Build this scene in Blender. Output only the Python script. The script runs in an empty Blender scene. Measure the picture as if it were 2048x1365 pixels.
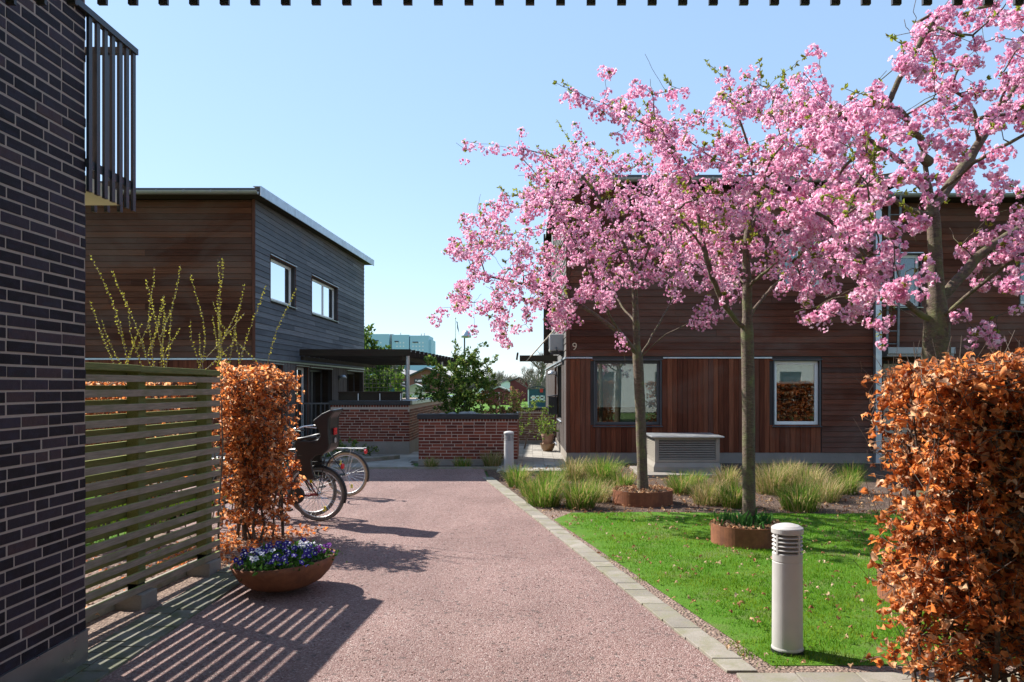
import bpy, math, random
import numpy as np
from math import radians, sin, cos, pi, sqrt
from mathutils import Vector, Matrix
random.seed(7)
rng = np.random.default_rng(7)
scene = bpy.context.scene
col = scene.collection

# ------------------------------------------------------------------ camera, sky, sun, exposure
FPX, CX, CY, EYE = 1550.0, 1060.0, 772.0, 1.70          # focal length and vanishing point of the 2048 px photograph
cam = bpy.data.cameras.new('camera')
cam.sensor_width = 36.0
cam.lens = 36.0 * FPX / 2048.0
cam.shift_x = -(CX - 1024.0) / 2048.0
cam.shift_y = (CY - 682.5) / 2048.0
cam.clip_start, cam.clip_end = 0.05, 6000.0
camera = bpy.data.objects.new('camera', cam)
camera.location = (0, 0, EYE)
camera.rotation_euler = (radians(90), 0, 0)
col.objects.link(camera)
scene.camera = camera

SUN_EL, SUN_AZ = radians(42.0), radians(-58.0)           # azimuth clockwise from +Y
world = bpy.data.worlds.new('World')
scene.world = world
world.use_nodes = True
wn = world.node_tree
sky = wn.nodes.new('ShaderNodeTexSky')
sky.sky_type = 'NISHITA'
sky.sun_disc = False
sky.sun_elevation = SUN_EL
sky.sun_rotation = SUN_AZ
sky.altitude = 0
sky.air_density = 1.0
sky.dust_density = 0.25
sky.ozone_density = 1.0
wn.nodes['Background'].inputs['Strength'].default_value = 0.122
pale = wn.nodes.new('ShaderNodeMix'); pale.data_type = 'RGBA'          # constant pale blue mixed in to even out the sky gradient
pale.inputs[0].default_value = 0.66
pale.inputs[7].default_value = (1.58, 2.38, 3.50, 1)
wn.links.new(sky.outputs[0], pale.inputs[6])
wn.links.new(pale.outputs[2], wn.nodes['Background'].inputs[0])

sl = bpy.data.lights.new('sun', 'SUN')
sl.energy = 5.0
sl.angle = radians(0.53)
sl.color = (1.0, 0.95, 0.87)
sun = bpy.data.objects.new('sun', sl)
sd = Vector((cos(SUN_EL) * sin(SUN_AZ), cos(SUN_EL) * cos(SUN_AZ), sin(SUN_EL)))
sun.rotation_euler = sd.to_track_quat('Z', 'Y').to_euler()
sun.location = (-20, 20, 30)
col.objects.link(sun)

scene.view_settings.view_transform = 'Standard'
scene.view_settings.look = 'None'
scene.view_settings.exposure = 1.16
scene.view_settings.gamma = 1.0
scene.render.engine = 'CYCLES'
scene.cycles.max_bounces = 8
scene.cycles.transparent_max_bounces = 12

# ------------------------------------------------------------------ helpers
def pt(px, py, Y):
    s = FPX / Y
    return np.array([(px - CX) / s, Y, EYE - (py - CY) / s])

def gp(px, py, h=0.0):
    s = (py - CY) / (EYE - h)
    return np.array([(px - CX) / s, FPX / s, h])

def wloc(o):
    v = Vector((0, 0, 0))
    while o is not None:
        v += o.location
        o = o.parent
    return np.array(v)

def tag(o, label=None, cat=None, group=None, kind=None):
    if label: o['label'] = label
    if cat: o['category'] = cat
    if group: o['group'] = group
    if kind: o['kind'] = kind
    return o

def thing(name, label, cat, loc=(0, 0, 0), group=None):
    o = bpy.data.objects.new(name, None)
    o.empty_display_size = 0.2
    col.objects.link(o)
    o.location = loc
    return tag(o, label, cat, group)

def link_mesh(name, me, m, parent):
    o = bpy.data.objects.new(name, me)
    col.objects.link(o)
    if m is not None and not me.materials: me.materials.append(m)
    if parent is not None: o.parent = parent
    return o

def np_mesh(name, verts, loops, starts, m, parent=None, smooth=False):
    verts = np.asarray(verts, dtype=np.float64)
    if parent is not None: verts = verts - wloc(parent)
    me = bpy.data.meshes.new(name)
    me.vertices.add(len(verts)); me.vertices.foreach_set('co', verts.astype(np.float32).ravel())
    me.loops.add(len(loops)); me.loops.foreach_set('vertex_index', np.asarray(loops, dtype=np.int32))
    me.polygons.add(len(starts)); me.polygons.foreach_set('loop_start', np.asarray(starts, dtype=np.int32))
    me.polygons.foreach_set('use_smooth', np.full(len(starts), bool(smooth)))
    me.update(calc_edges=True)
    me.validate()
    return link_mesh(name, me, m, parent)

class MB:
    def __init__(self):
        self.v, self.f, self.n = [], [], 0
    def add(self, verts, faces):
        o = self.n
        self.v.extend([tuple(map(float, p)) for p in verts]); self.n += len(verts)
        self.f.extend([tuple(i + o for i in f) for f in faces])
    def box(self, x0, x1, y0, y1, z0, z1):
        self.add([(x0,y0,z0),(x1,y0,z0),(x1,y1,z0),(x0,y1,z0),(x0,y0,z1),(x1,y0,z1),(x1,y1,z1),(x0,y1,z1)],
                 [(0,3,2,1),(4,5,6,7),(0,1,5,4),(1,2,6,5),(2,3,7,6),(3,0,4,7)])
    def hexa(self, p):     # eight corners: bottom 4 then top 4
        self.add(p, [(0,3,2,1),(4,5,6,7),(0,1,5,4),(1,2,6,5),(2,3,7,6),(3,0,4,7)])
    def quad(self, a, b, c, d):
        self.add([a,b,c,d], [(0,1,2,3)])
    def bar(self, a, b, w, h, up=(0,0,1)):   # rectangular bar between two points
        a, b = Vector(a), Vector(b); d = (b - a).normalized(); u = Vector(up)
        if abs(d.dot(u)) > 0.98: u = Vector((1, 0, 0))
        s = d.cross(u).normalized() * (w / 2); t = s.cross(d).normalized() * (h / 2)
        self.hexa([a-s-t, a+s-t, b+s-t, b-s-t, a-s+t, a+s+t, b+s+t, b-s+t])
    def tube(self, pts, rad, n=8, cap=True):
        pts = [Vector(p) for p in pts]
        if not hasattr(rad, '__len__'): rad = [rad] * len(pts)
        rings = []; ref = None; o = self.n; vs = []
        for i, p in enumerate(pts):
            d = (pts[min(i+1, len(pts)-1)] - pts[max(i-1, 0)])
            d = d.normalized() if d.length > 1e-9 else Vector((0,0,1))
            if ref is None:
                ref = Vector((0,0,1)) if abs(d.z) < 0.9 else Vector((1,0,0))
            s = (ref - d * ref.dot(d))
            s = s.normalized() if s.length > 1e-6 else d.orthogonal().normalized()
            ref = s; t = d.cross(s)
            for k in range(n):
                a = 2*pi*k/n
                vs.append(p + (s*cos(a) + t*sin(a)) * rad[i])
        fs = []
        for i in range(len(pts)-1):
            for k in range(n):
                fs.append((i*n+k, i*n+(k+1)%n, (i+1)*n+(k+1)%n, (i+1)*n+k))
        if cap:
            fs.append(tuple(range(n-1, -1, -1))); fs.append(tuple((len(pts)-1)*n + k for k in range(n)))
        self.add(vs, fs)
    def lathe(self, prof, c=(0,0,0), n=24, sx=1.0, sy=1.0, cap=True):
        vs, fs = [], []
        for r, z in prof:
            for k in range(n):
                a = 2*pi*k/n
                vs.append((c[0]+r*cos(a)*sx, c[1]+r*sin(a)*sy, c[2]+z))
        m = len(prof)
        for i in range(m-1):
            for k in range(n):
                fs.append((i*n+k, i*n+(k+1)%n, (i+1)*n+(k+1)%n, (i+1)*n+k))
        if cap:
            if prof[0][0] > 1e-6: fs.append(tuple(range(n-1,-1,-1)))
            if prof[-1][0] > 1e-6: fs.append(tuple((m-1)*n+k for k in range(n)))
        self.add(vs, fs)
    def prism(self, poly, z0, z1):           # polygon in plan, extruded up
        n = len(poly)
        self.add([(x,y,z0) for x,y in poly] + [(x,y,z1) for x,y in poly],
                 [tuple(range(n-1,-1,-1)), tuple(range(n,2*n))] + [(i,(i+1)%n,n+(i+1)%n,n+i) for i in range(n)])
    def sweep(self, poly, a, b):             # polygon of 3D points moved from offset a to offset b
        n = len(poly); a = np.array(a); b = np.array(b)
        self.add([np.array(p)+a for p in poly] + [np.array(p)+b for p in poly],
                 [tuple(range(n-1,-1,-1)), tuple(range(n,2*n))] + [(i,(i+1)%n,n+(i+1)%n,n+i) for i in range(n)])
    def torus(self, c, R, r, ax=(0,1,0), n=40, m=8):
        ax = Vector(ax).normalized(); u = ax.orthogonal().normalized(); w = ax.cross(u); c = Vector(c)
        vs, fs = [], []
        for i in range(n):
            a = 2*pi*i/n; d = u*cos(a) + w*sin(a)
            for j in range(m):
                b = 2*pi*j/m
                vs.append(c + d*(R + r*cos(b)) + ax*(r*sin(b)))
        for i in range(n):
            for j in range(m):
                fs.append((i*m+j, ((i+1)%n)*m+j, ((i+1)%n)*m+(j+1)%m, i*m+(j+1)%m))
        self.add(vs, fs)
    def build(self, name, m, parent=None, smooth=False, bevel=0):
        loops, starts, k = [], [], 0
        for f in self.f:
            starts.append(k); loops.extend(f); k += len(f)
        o = np_mesh(name, np.array(self.v), loops, starts, m, parent, smooth)
        if bevel:
            b = o.modifiers.new('bevel', 'BEVEL'); b.width = bevel; b.segments = 2; b.limit_method = 'ANGLE'
        return o

def copy_tree(o, parent=None):
    c = o.copy(); col.objects.link(c); c.parent = parent
    for ch in o.children: copy_tree(ch, c)
    return c

class Frame:                                  # a wall: u along it, z up, w out of it
    def __init__(self, o, u, w):
        self.o = np.array(o, float); self.u = np.array(u, float)/np.linalg.norm(u); self.w = np.array(w, float)/np.linalg.norm(w)
    def P(self, u, v, w=0.0):
        return self.o + self.u*u + self.w*w + np.array([0,0,v])
    def box(self, mb, u0, u1, v0, v1, w0, w1):
        mb.hexa([self.P(u0,v0,w0), self.P(u1,v0,w0), self.P(u1,v0,w1), self.P(u0,v0,w1),
                 self.P(u0,v1,w0), self.P(u1,v1,w0), self.P(u1,v1,w1), self.P(u0,v1,w1)])

# ------------------------------------------------------------------ material kit
class K:
    def __init__(self, name):
        self.m = bpy.data.materials.new(name); self.m.use_nodes = True
        self.t = self.m.node_tree; self.t.nodes.clear()
        self.out = self.t.nodes.new('ShaderNodeOutputMaterial')
    def n(self, typ, inp=None, **at):
        nd = self.t.nodes.new('ShaderNode' + typ)
        for k, v in at.items(): setattr(nd, k, v)
        for k, v in (inp or {}).items():
            if isinstance(v, bpy.types.NodeSocket): self.t.links.new(v, nd.inputs[k])
            else: nd.inputs[k].default_value = v
        return nd
    def pos(self): return self.n('NewGeometry').outputs['Position']
    def obj(self): return self.n('TexCoord').outputs['Object']
    def rnd(self): return self.n('NewGeometry').outputs['Random Per Island']
    def map(self, v, scale=(1,1,1), rot=(0,0,0), loc=(0,0,0)):
        return self.n('Mapping', {'Vector': v, 'Scale': scale, 'Rotation': rot, 'Location': loc}).outputs[0]
    def noise(self, v, scale, detail=4, rough=0.55, dist=0.0):
        return self.n('TexNoise', {'Vector': v, 'Scale': scale, 'Detail': detail, 'Roughness': rough, 'Distortion': dist}).outputs['Fac']
    def ramp(self, f, stops, interp='LINEAR'):
        r = self.n('ValToRGB', {'Fac': f}); e = r.color_ramp.elements; r.color_ramp.interpolation = interp
        while len(e) < len(stops): e.new(0.5)
        for i, (p, c) in enumerate(stops):
            e[i].position = p
            e[i].color = (c, c, c, 1) if not hasattr(c, '__len__') else (*c, 1)
        return r.outputs[0]
    def mix(self, f, a, b, mode='MIX'):
        def c(v): return v if isinstance(v, bpy.types.NodeSocket) else ((v, v, v, 1) if not hasattr(v, '__len__') else (*v, 1))
        nd = self.n('Mix', {}, data_type='RGBA', blend_type=mode)
        for i, v in ((0, f), (6, c(a)), (7, c(b))):
            if isinstance(v, bpy.types.NodeSocket): self.t.links.new(v, nd.inputs[i])
            else: nd.inputs[i].default_value = v
        return nd.outputs[2]
    def math(self, op, a, b=0.0):
        return self.n('Math', {0: a, 1: b}, operation=op).outputs[0]
    def bump(self, h, strength=0.3, dist=0.01):
        return self.n('Bump', {'Height': h, 'Strength': strength, 'Distance': dist}).outputs[0]
    def bsdf(self, c, rough=0.7, normal=None, spec=0.4, metal=0.0, **kw):
        d = {'Roughness': rough, 'Specular IOR Level': spec, 'Metallic': metal}
        d['Base Color'] = c if isinstance(c, bpy.types.NodeSocket) else (*c, 1)
        if normal is not None: d['Normal'] = normal
        d.update(kw)
        return self.n('BsdfPrincipled', d).outputs[0]
    def done(self, sh):
        self.t.links.new(sh, self.out.inputs[0]); return self.m

def simple(name, c, rough=0.6, metal=0.0, var=0.25, scale=6.0, bump=0.15, spec=0.4):
    k = K(name); v = k.obj()
    n = k.noise(v, scale, 6)
    cc = k.mix(k.ramp(n, [(0.3, 0.0), (0.7, 1.0)]), [x*(1-var) for x in c], [min(1, x*(1+var)) for x in c])
    return k.done(k.bsdf(cc, rough, k.bump(k.noise(v, scale*12, 3), bump, 0.002), spec, metal))

def leafy(name, stops, trans=0.4, rough=0.6, spec=0.10, tint=1.0):
    k = K(name)
    c = k.ramp(k.rnd(), stops)
    d = k.bsdf(c, rough, None, spec)
    t = k.n('BsdfTranslucent', {'Color': k.mix(1.0, c, (tint, tint, tint), 'MULTIPLY')}).outputs[0]
    return k.done(k.n('MixShader', {0: trans, 1: d, 2: t}).outputs[0])

def wood(name, stops, grey=(0.2,0.2,0.2), greyamt=(0.45, 0.75), vertical=False, gmax=0.6, top=None):
    k = K(name); p = k.pos()
    sc = (14, 14, 0.7) if vertical else (0.8, 0.8, 16)
    fine = (90, 90, 2.0) if vertical else (2.5, 2.5, 110)
    off = k.n('Combine'+'XYZ', {0: k.math('MULTIPLY', k.rnd(), 37.0), 1: k.math('MULTIPLY', k.rnd(), 53.0), 2: k.math('MULTIPLY', k.rnd(), 11.0)}).outputs[0]
    q = k.n('VectorMath', {0: p, 1: off}, operation='ADD').outputs[0]
    base = k.ramp(k.rnd(), stops)
    g1 = k.noise(k.map(q, sc), 1.6, 5, 0.6, 0.6)
    g2 = k.noise(k.map(q, fine), 1.0, 4, 0.6)
    c = k.mix(k.ramp(g1, [(0.25, 0.0), (0.75, 1.0)]), base, k.mix(1.0, base, (0.52, 0.5, 0.5), 'MULTIPLY'))
    c = k.mix(k.ramp(g2, [(0.35, 0.0), (0.62, 0.55)]), c, k.mix(1.0, c, (0.45, 0.42, 0.42), 'MULTIPLY'))
    big = k.noise(k.map(p, (0.5, 0.5, 0.9)), 0.9, 4, 0.6, 0.8)
    wv = k.math('ADD', k.math('MULTIPLY', big, 0.75), k.math('MULTIPLY', g1, 0.25))
    c = k.mix(k.ramp(wv, [(greyamt[0], 0.0), (greyamt[1], gmax)]), c, k.mix(g2, [x*0.75 for x in grey], [x*1.25 for x in grey]))
    if top is not None:                        # weathering climbs from the sheltered top down
        z = k.n('SeparateXYZ', {0: p}).outputs[2]
        f = k.math('ADD', k.math('MULTIPLY', z, 1.0), k.math('MULTIPLY', big, 2.2))
        c = k.mix(k.n('MapRange', {0: f, 1: top[0], 2: top[1]}).outputs[0], c, k.mix(g2, top[2], [x*0.55 for x in top[2]]))
    h = k.math('ADD', k.math('MULTIPLY', g2, 0.6), g1)
    return k.done(k.bsdf(c, 0.78, k.bump(h, 0.35, 0.003), 0.08))
# ------------------------------------------------------------------ materials
def m_gravel():
    k = K('red_gravel'); p = k.pos()
    v1 = k.n('TexVoronoi', {'Vector': p, 'Scale': 115.0, 'Randomness': 1.0})
    v2 = k.n('TexVoronoi', {'Vector': p, 'Scale': 38.0})
    w = k.n('SeparateColor', {0: v1.outputs['Color']})
    c = k.ramp(w.outputs[0], [(0.0, (0.135,0.072,0.063)), (0.3, (0.21,0.124,0.111)), (0.62, (0.265,0.168,0.151)), (0.88, (0.32,0.228,0.209)), (1.0, (0.42,0.35,0.32))])
    big = k.noise(p, 0.8, 6, 0.62)
    c = k.mix(k.ramp(big, [(0.38, 0.0), (0.62, 0.9)]), c, k.mix(1.0, c, (0.76,0.74,0.74), 'MULTIPLY'))
    trk = k.noise(k.map(p, (1.6, 0.22, 1.0), (0, 0, 0.2)), 1.4, 5, 0.6, 0.4)
    c = k.mix(k.ramp(trk, [(0.40, 0.0), (0.60, 0.55)]), c, k.mix(1.0, c, (0.80,0.79,0.80), 'MULTIPLY'))
    mid = k.noise(p, 6.0, 5, 0.7)
    c = k.mix(k.ramp(mid, [(0.42, 0.0), (0.66, 0.5)]), c, (0.225,0.148,0.13))
    w2 = k.n('SeparateColor', {0: v2.outputs['Color']})
    c = k.mix(k.ramp(w2.outputs[0], [(0.955, 0.0), (0.965, 0.75)]), c, (0.08,0.06,0.055))
    h = k.math('ADD', k.math('MULTIPLY', v1.outputs['Distance'], -1.0), k.math('MULTIPLY', v2.outputs['Distance'], -0.5))
    return k.done(k.bsdf(c, 0.85, k.bump(h, 0.7, 0.010), 0.25))

def m_brick(name, stops, bloom=None):
    k = K(name); p = k.pos()
    c = k.ramp(k.rnd(), stops)
    n = k.noise(p, 30.0, 6, 0.7)
    c = k.mix(k.ramp(n, [(0.3, 0.0), (0.75, 0.8)]), c, k.mix(1.0, c, (0.55,0.5,0.5), 'MULTIPLY'))
    n2 = k.noise(k.map(p, (1, 1, 3)), 9.0, 5, 0.6)
    if bloom: c = k.mix(k.ramp(n2, [(0.5, 0.0), (0.75, 0.5)]), c, bloom)
    return k.done(k.bsdf(c, 0.62, k.bump(k.noise(p, 120.0, 5, 0.7), 0.5, 0.004), 0.14))

def m_mortar(name, c):
    k = K(name); p = k.pos(); n = k.noise(p, 60.0, 6, 0.7)
    cc = k.mix(n, [x*0.75 for x in c], [x*1.2 for x in c])
    return k.done(k.bsdf(cc, 0.95, k.bump(k.noise(p, 220.0, 4), 0.6, 0.004), 0.15))

def m_soil(name, a, b, c3):
    k = K(name); p = k.pos()
    n = k.noise(p, 14.0, 8, 0.7); v = k.n('TexVoronoi', {'Vector': p, 'Scale': 45.0})
    w = k.n('SeparateColor', {0: v.outputs['Color']})
    c = k.mix(k.ramp(n, [(0.35,0.0),(0.65,1.0)]), a, b)
    c = k.mix(k.ramp(w.outputs[0], [(0.7,0.0),(0.9,0.7)]), c, c3)
    return k.done(k.bsdf(c, 0.95, k.bump(k.math('ADD', n, v.outputs['Distance']), 0.8, 0.03), 0.15))

def m_lawn(name, a, b, dry):
    k = K(name); p = k.pos()
    n = k.noise(p, 55.0, 6, 0.7); g = k.noise(p, 1.6, 5, 0.65)
    c = k.mix(k.ramp(n, [(0.3,0.0),(0.7,1.0)]), a, b)
    c = k.mix(k.ramp(g, [(0.52,0.0),(0.72,0.7)]), c, dry)
    return k.done(k.bsdf(c, 0.9, k.bump(n, 0.8, 0.02), 0.2))

def m_concrete(name, c, moss=None, scale=3.0, joints=None):
    k = K(name); p = k.pos()
    n = k.noise(p, scale, 8, 0.65); f = k.noise(p, 90.0, 5, 0.7)
    tone = k.ramp(k.rnd(), [(0.0, [x*0.82 for x in c]), (1.0, [x*1.15 for x in c])])
    cc = k.mix(k.ramp(n, [(0.35,0.0),(0.7,0.75)]), tone, k.mix(1.0, tone, (0.66,0.65,0.62), 'MULTIPLY'))
    cc = k.mix(k.ramp(f, [(0.4,0.0),(0.7,0.45)]), cc, k.mix(1.0, cc, (0.6,0.6,0.6), 'MULTIPLY'))
    if moss is not None:
        mn = k.noise(p, 5.0, 6, 0.7)
        cc = k.mix(k.ramp(mn, [(0.45,0.0),(0.62,0.9)]), cc, moss)
    return k.done(k.bsdf(cc, 0.88, k.bump(f, 0.35, 0.004), 0.25))

def m_bark():
    k = K('cherry_bark'); p = k.obj()
    n = k.noise(k.map(p, (5, 5, 16)), 2.6, 8, 0.75, 1.6); l = k.noise(k.map(p, (9, 9, 60)), 1.5, 5, 0.65, 1.2)
    g = k.noise(p, 7.0, 6, 0.7)
    c = k.mix(k.ramp(n, [(0.35,0.0),(0.65,1.0)]), (0.065,0.043,0.032), (0.155,0.112,0.082))
    c = k.mix(k.ramp(l, [(0.58,0.0),(0.68,0.8)]), c, (0.25,0.20,0.145))
    c = k.mix(k.ramp(g, [(0.48,0.0),(0.64,0.75)]), c, (0.15,0.165,0.06))
    return k.done(k.bsdf(c, 0.8, k.bump(k.math('ADD', n, l), 0.9, 0.012), 0.3))

def m_glass(name, tint=(0.78,0.83,0.82), refl=0.22):
    k = K(name)
    fr = k.n('LayerWeight', {'Blend': 0.18}).outputs['Fresnel']
    f = k.math('ADD', k.math('MULTIPLY', fr, 0.75), refl*0.45)
    g = k.n('BsdfGlossy', {'Color': (0.95,0.97,0.98,1), 'Roughness': 0.015}).outputs[0]
    t = k.n('BsdfTransparent', {'Color': (*tint, 1)}).outputs[0]
    return k.done(k.n('MixShader', {0: f, 1: t, 2: g}).outputs[0])

def m_metal(name, c, rough=0.35, metal=1.0, var=0.15):
    k = K(name); p = k.obj(); n = k.noise(p, 4.0, 6, 0.6)
    cc = k.mix(n, [x*(1-var) for x in c], [min(1,x*(1+var)) for x in c])
    r = k.ramp(k.noise(p, 9.0, 5), [(0.3, rough*0.75), (0.7, min(1, rough*1.4))])
    return k.done(k.bsdf(cc, r, k.bump(n, 0.08, 0.01), 0.5, metal))

def m_corten():
    k = K('rusty_steel'); p = k.obj()
    n = k.noise(p, 9.0, 8, 0.7); s = k.noise(k.map(p, (8,8,0.8)), 2.0, 5, 0.6)
    c = k.mix(k.ramp(n, [(0.35,0.0),(0.68,1.0)]), (0.16,0.060,0.033), (0.27,0.105,0.052))
    c = k.mix(k.ramp(s, [(0.5,0.0),(0.72,0.55)]), c, (0.11,0.05,0.035))
    return k.done(k.bsdf(c, 0.8, k.bump(k.noise(p, 90.0, 5, 0.7), 0.4, 0.003), 0.25))

def m_fence(name='weathered_slats', ca=(0.29,0.225,0.175), cb=(0.165,0.125,0.095), cm=(0.13,0.125,0.06)):
    k = K(name); p = k.pos(); off = k.math('MULTIPLY', k.rnd(), 29.0)
    q = k.n('VectorMath', {0: p, 1: k.n('CombineXYZ', {0: off, 1: off, 2: 0.0}).outputs[0]}, operation='ADD').outputs[0]
    g = k.noise(k.map(q, (60, 2.0, 60)), 1.2, 6, 0.65); b = k.noise(q, 3.0, 5, 0.6)
    c = k.mix(k.ramp(g, [(0.3,0.0),(0.7,1.0)]), ca, cb)
    c = k.mix(k.ramp(b, [(0.48,0.0),(0.68,0.6)]), c, cm)
    up = k.n('SeparateXYZ', {0: k.n('NewGeometry').outputs['Normal']}).outputs[2]
    mn = k.noise(p, 12.0, 6, 0.7)
    c = k.mix(k.math('MULTIPLY', k.ramp(up, [(0.5,0.0),(0.8,1.0)]), k.ramp(mn, [(0.3,0.35),(0.6,1.0)])), c, (0.21,0.25,0.06))
    return k.done(k.bsdf(c, 0.85, k.bump(g, 0.4, 0.003), 0.25))

def m_sky_wall(name, c): return simple(name, c, 0.8)

MT = {}
MT['gravel'] = m_gravel()
MT['navy_brick'] = m_brick('dark_navy_brick', [(0.0,(0.013,0.0085,0.012)),(0.35,(0.024,0.0165,0.022)),(0.7,(0.034,0.024,0.032)),(0.9,(0.050,0.034,0.046)),(1.0,(0.075,0.042,0.044))], (0.036,0.034,0.062))
MT['navy_mortar'] = m_mortar('warm_grey_mortar', (0.36,0.275,0.24))
MT['red_brick'] = m_brick('red_brown_brick', [(0.0,(0.10,0.027,0.019)),(0.5,(0.205,0.053,0.033)),(0.85,(0.28,0.076,0.044)),(1.0,(0.12,0.044,0.036))])
MT['red_mortar'] = m_mortar('pale_mortar', (0.46,0.37,0.31))
MT['mossy_brick'] = m_brick('mossy_brick', [(0.0,(0.14,0.06,0.045)),(0.6,(0.24,0.11,0.075)),(1.0,(0.19,0.10,0.08))], (0.16,0.17,0.02))
MT['coping'] = simple('black_coping', (0.022,0.022,0.026), 0.45, 0, 0.3, 8, 0.2)
MT['soil'] = m_soil('mulch', (0.065,0.043,0.033), (0.12,0.082,0.064), (0.21,0.145,0.11))
MT['dirt'] = m_soil('dirt', (0.15,0.105,0.085), (0.25,0.18,0.145), (0.36,0.27,0.21))
MT['lawn'] = m_lawn('lawn_soil', (0.05,0.13,0.006), (0.08,0.18,0.010), (0.17,0.14,0.075))
MT['ground'] = m_lawn('rough_grass', (0.06,0.11,0.03), (0.10,0.16,0.045), (0.19,0.17,0.09))
MT['paver'] = m_concrete('grey_pavers', (0.27,0.245,0.21), (0.19,0.18,0.12), 3.0)
MT['paver_moss'] = m_concrete('mossy_pavers', (0.16,0.155,0.13), (0.085,0.092,0.045), 3.0)
MT['tile'] = m_concrete('pale_tiles', (0.33,0.305,0.275), None, 2.0)
MT['plinth'] = m_concrete('concrete_plinth', (0.27,0.24,0.21), None, 1.5)
MT['brown_wood'] = wood('brown_cladding', [(0.0,(0.082,0.031,0.018)),(0.45,(0.135,0.051,0.028)),(0.8,(0.20,0.077,0.039)),(1.0,(0.062,0.029,0.021))], (0.15,0.108,0.085), (0.45,0.72), False, 0.65)
MT['red_wood'] = wood('red_brown_cladding', [(0.0,(0.105,0.034,0.020)),(0.45,(0.165,0.054,0.031)),(0.8,(0.225,0.077,0.045)),(1.0,(0.080,0.034,0.025))], (0.17,0.115,0.092), (0.42,0.70), False, 0.7)
MT['red_wood_vertical'] = wood('red_brown_boards', [(0.0,(0.135,0.043,0.024)),(0.45,(0.235,0.074,0.038)),(0.8,(0.335,0.113,0.056)),(1.0,(0.155,0.072,0.052))], (0.20,0.125,0.095), (0.54,0.8), True, 0.5)
MT['grey_wood'] = wood('grey_cladding', [(0.0,(0.125,0.135,0.155)),(0.5,(0.19,0.205,0.23)),(1.0,(0.30,0.31,0.335))], (0.165,0.18,0.205), (0.4,0.7), False, 0.6, (6.6,8.6,(0.22,0.15,0.11)))
MT['grey_wood_light'] = wood('silver_cladding', [(0.0,(0.15,0.145,0.14)),(0.5,(0.21,0.205,0.195)),(1.0,(0.27,0.26,0.25))], (0.2,0.195,0.19), (0.4,0.7), False, 0.6)
MT['grey_wood_vertical'] = wood('grey_boards', [(0.0,(0.16,0.135,0.125)),(0.5,(0.22,0.19,0.175)),(1.0,(0.28,0.245,0.23))], (0.2,0.19,0.19), (0.4,0.7), True, 0.6)
MT['dark_wood'] = wood('dark_stained_wood', [(0.0,(0.05,0.036,0.028)),(1.0,(0.085,0.06,0.045))], (0.075,0.07,0.045), (0.45,0.7), False, 0.6)
MT['reveal_wood'] = wood('reveal_boards', [(0.0,(0.14,0.06,0.04)),(1.0,(0.20,0.085,0.055))], (0.2,0.15,0.12), (0.6,0.85), True, 0.4)
MT['fence'] = m_fence()
MT['fence_green'] = m_fence('algae_green_boards', (0.165,0.155,0.06), (0.09,0.092,0.034), (0.13,0.15,0.035))
MT['dull_steel'] = m_metal('weathered_steel', (0.16,0.16,0.165), 0.5, 0.6)
MT['render_wall'] = simple('pale_render', (0.62,0.61,0.58), 0.85, 0, 0.05, 0.4, 0.05)
MT['white_frame'] = simple('white_paint', (0.78,0.77,0.74), 0.4, 0, 0.05, 4, 0.05)
MT['dark_frame'] = simple('anthracite_paint', (0.062,0.064,0.07), 0.45, 0, 0.1, 4, 0.05)
MT['black_metal'] = simple('black_powder_coat', (0.016,0.016,0.019), 0.42, 0, 0.2, 4, 0.05, 0.5)
MT['zinc'] = m_metal('zinc_sheet', (0.46,0.49,0.53), 0.42, 0.85)
MT['steel'] = m_metal('galvanised_steel', (0.50,0.51,0.52), 0.4, 0.9)
MT['plinth_sheet'] = m_metal('plinth_sheet', (0.33,0.33,0.34), 0.32, 0.9)
MT['gutter'] = m_metal('grey_gutter', (0.30,0.295,0.28), 0.5, 0.6)
MT['glass'] = m_glass('window_glass')
MT['mirror_glass'] = m_glass('bright_window_glass', (0.5,0.55,0.58), 0.85)
MT['clear_glass'] = m_glass('balcony_glass', (0.93,0.97,0.96), 0.05)
MT['blind'] = simple('roller_blind', (0.50,0.53,0.49), 0.85, 0, 0.05, 2, 0.05)
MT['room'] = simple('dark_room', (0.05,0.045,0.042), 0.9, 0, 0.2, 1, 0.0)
MT['corten'] = m_corten()
MT['bark'] = m_bark()
MT['twig'] = simple('twig_bark', (0.085,0.058,0.043), 0.75, 0, 0.35, 20, 0.3)
MT['grey_twig'] = simple('grey_bark', (0.20,0.165,0.13), 0.8, 0, 0.3, 10, 0.3)
MT['blossom'] = leafy('cherry_petals', [(0.0,(0.54,0.15,0.30)),(0.16,(0.74,0.31,0.49)),(0.45,(0.86,0.49,0.65)),(0.85,(0.92,0.64,0.77)),(1.0,(0.95,0.77,0.86))], 0.48, 0.6, 0.15)
MT['young_leaf'] = leafy('young_leaves', [(0.0,(0.24,0.19,0.03)),(0.5,(0.22,0.27,0.035)),(1.0,(0.34,0.38,0.06))], 0.5)
MT['beech'] = leafy('dry_beech_leaves', [(0.0,(0.15,0.044,0.018)),(0.25,(0.36,0.105,0.028)),(0.55,(0.55,0.18,0.045)),(0.82,(0.58,0.28,0.12)),(1.0,(0.52,0.37,0.25))], 0.60, 0.5, 0.3, 1.55)
MT['litter'] = leafy('leaf_litter', [(0.0,(0.25,0.10,0.05)),(0.5,(0.42,0.24,0.12)),(1.0,(0.58,0.45,0.30))], 0.2, 0.7)
MT['blade'] = leafy('grass_blades', [(0.0,(0.035,0.14,0.002)),(0.55,(0.075,0.25,0.004)),(0.9,(0.135,0.31,0.010)),(1.0,(0.34,0.29,0.10))], 0.45, 0.6, 0.06)
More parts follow.
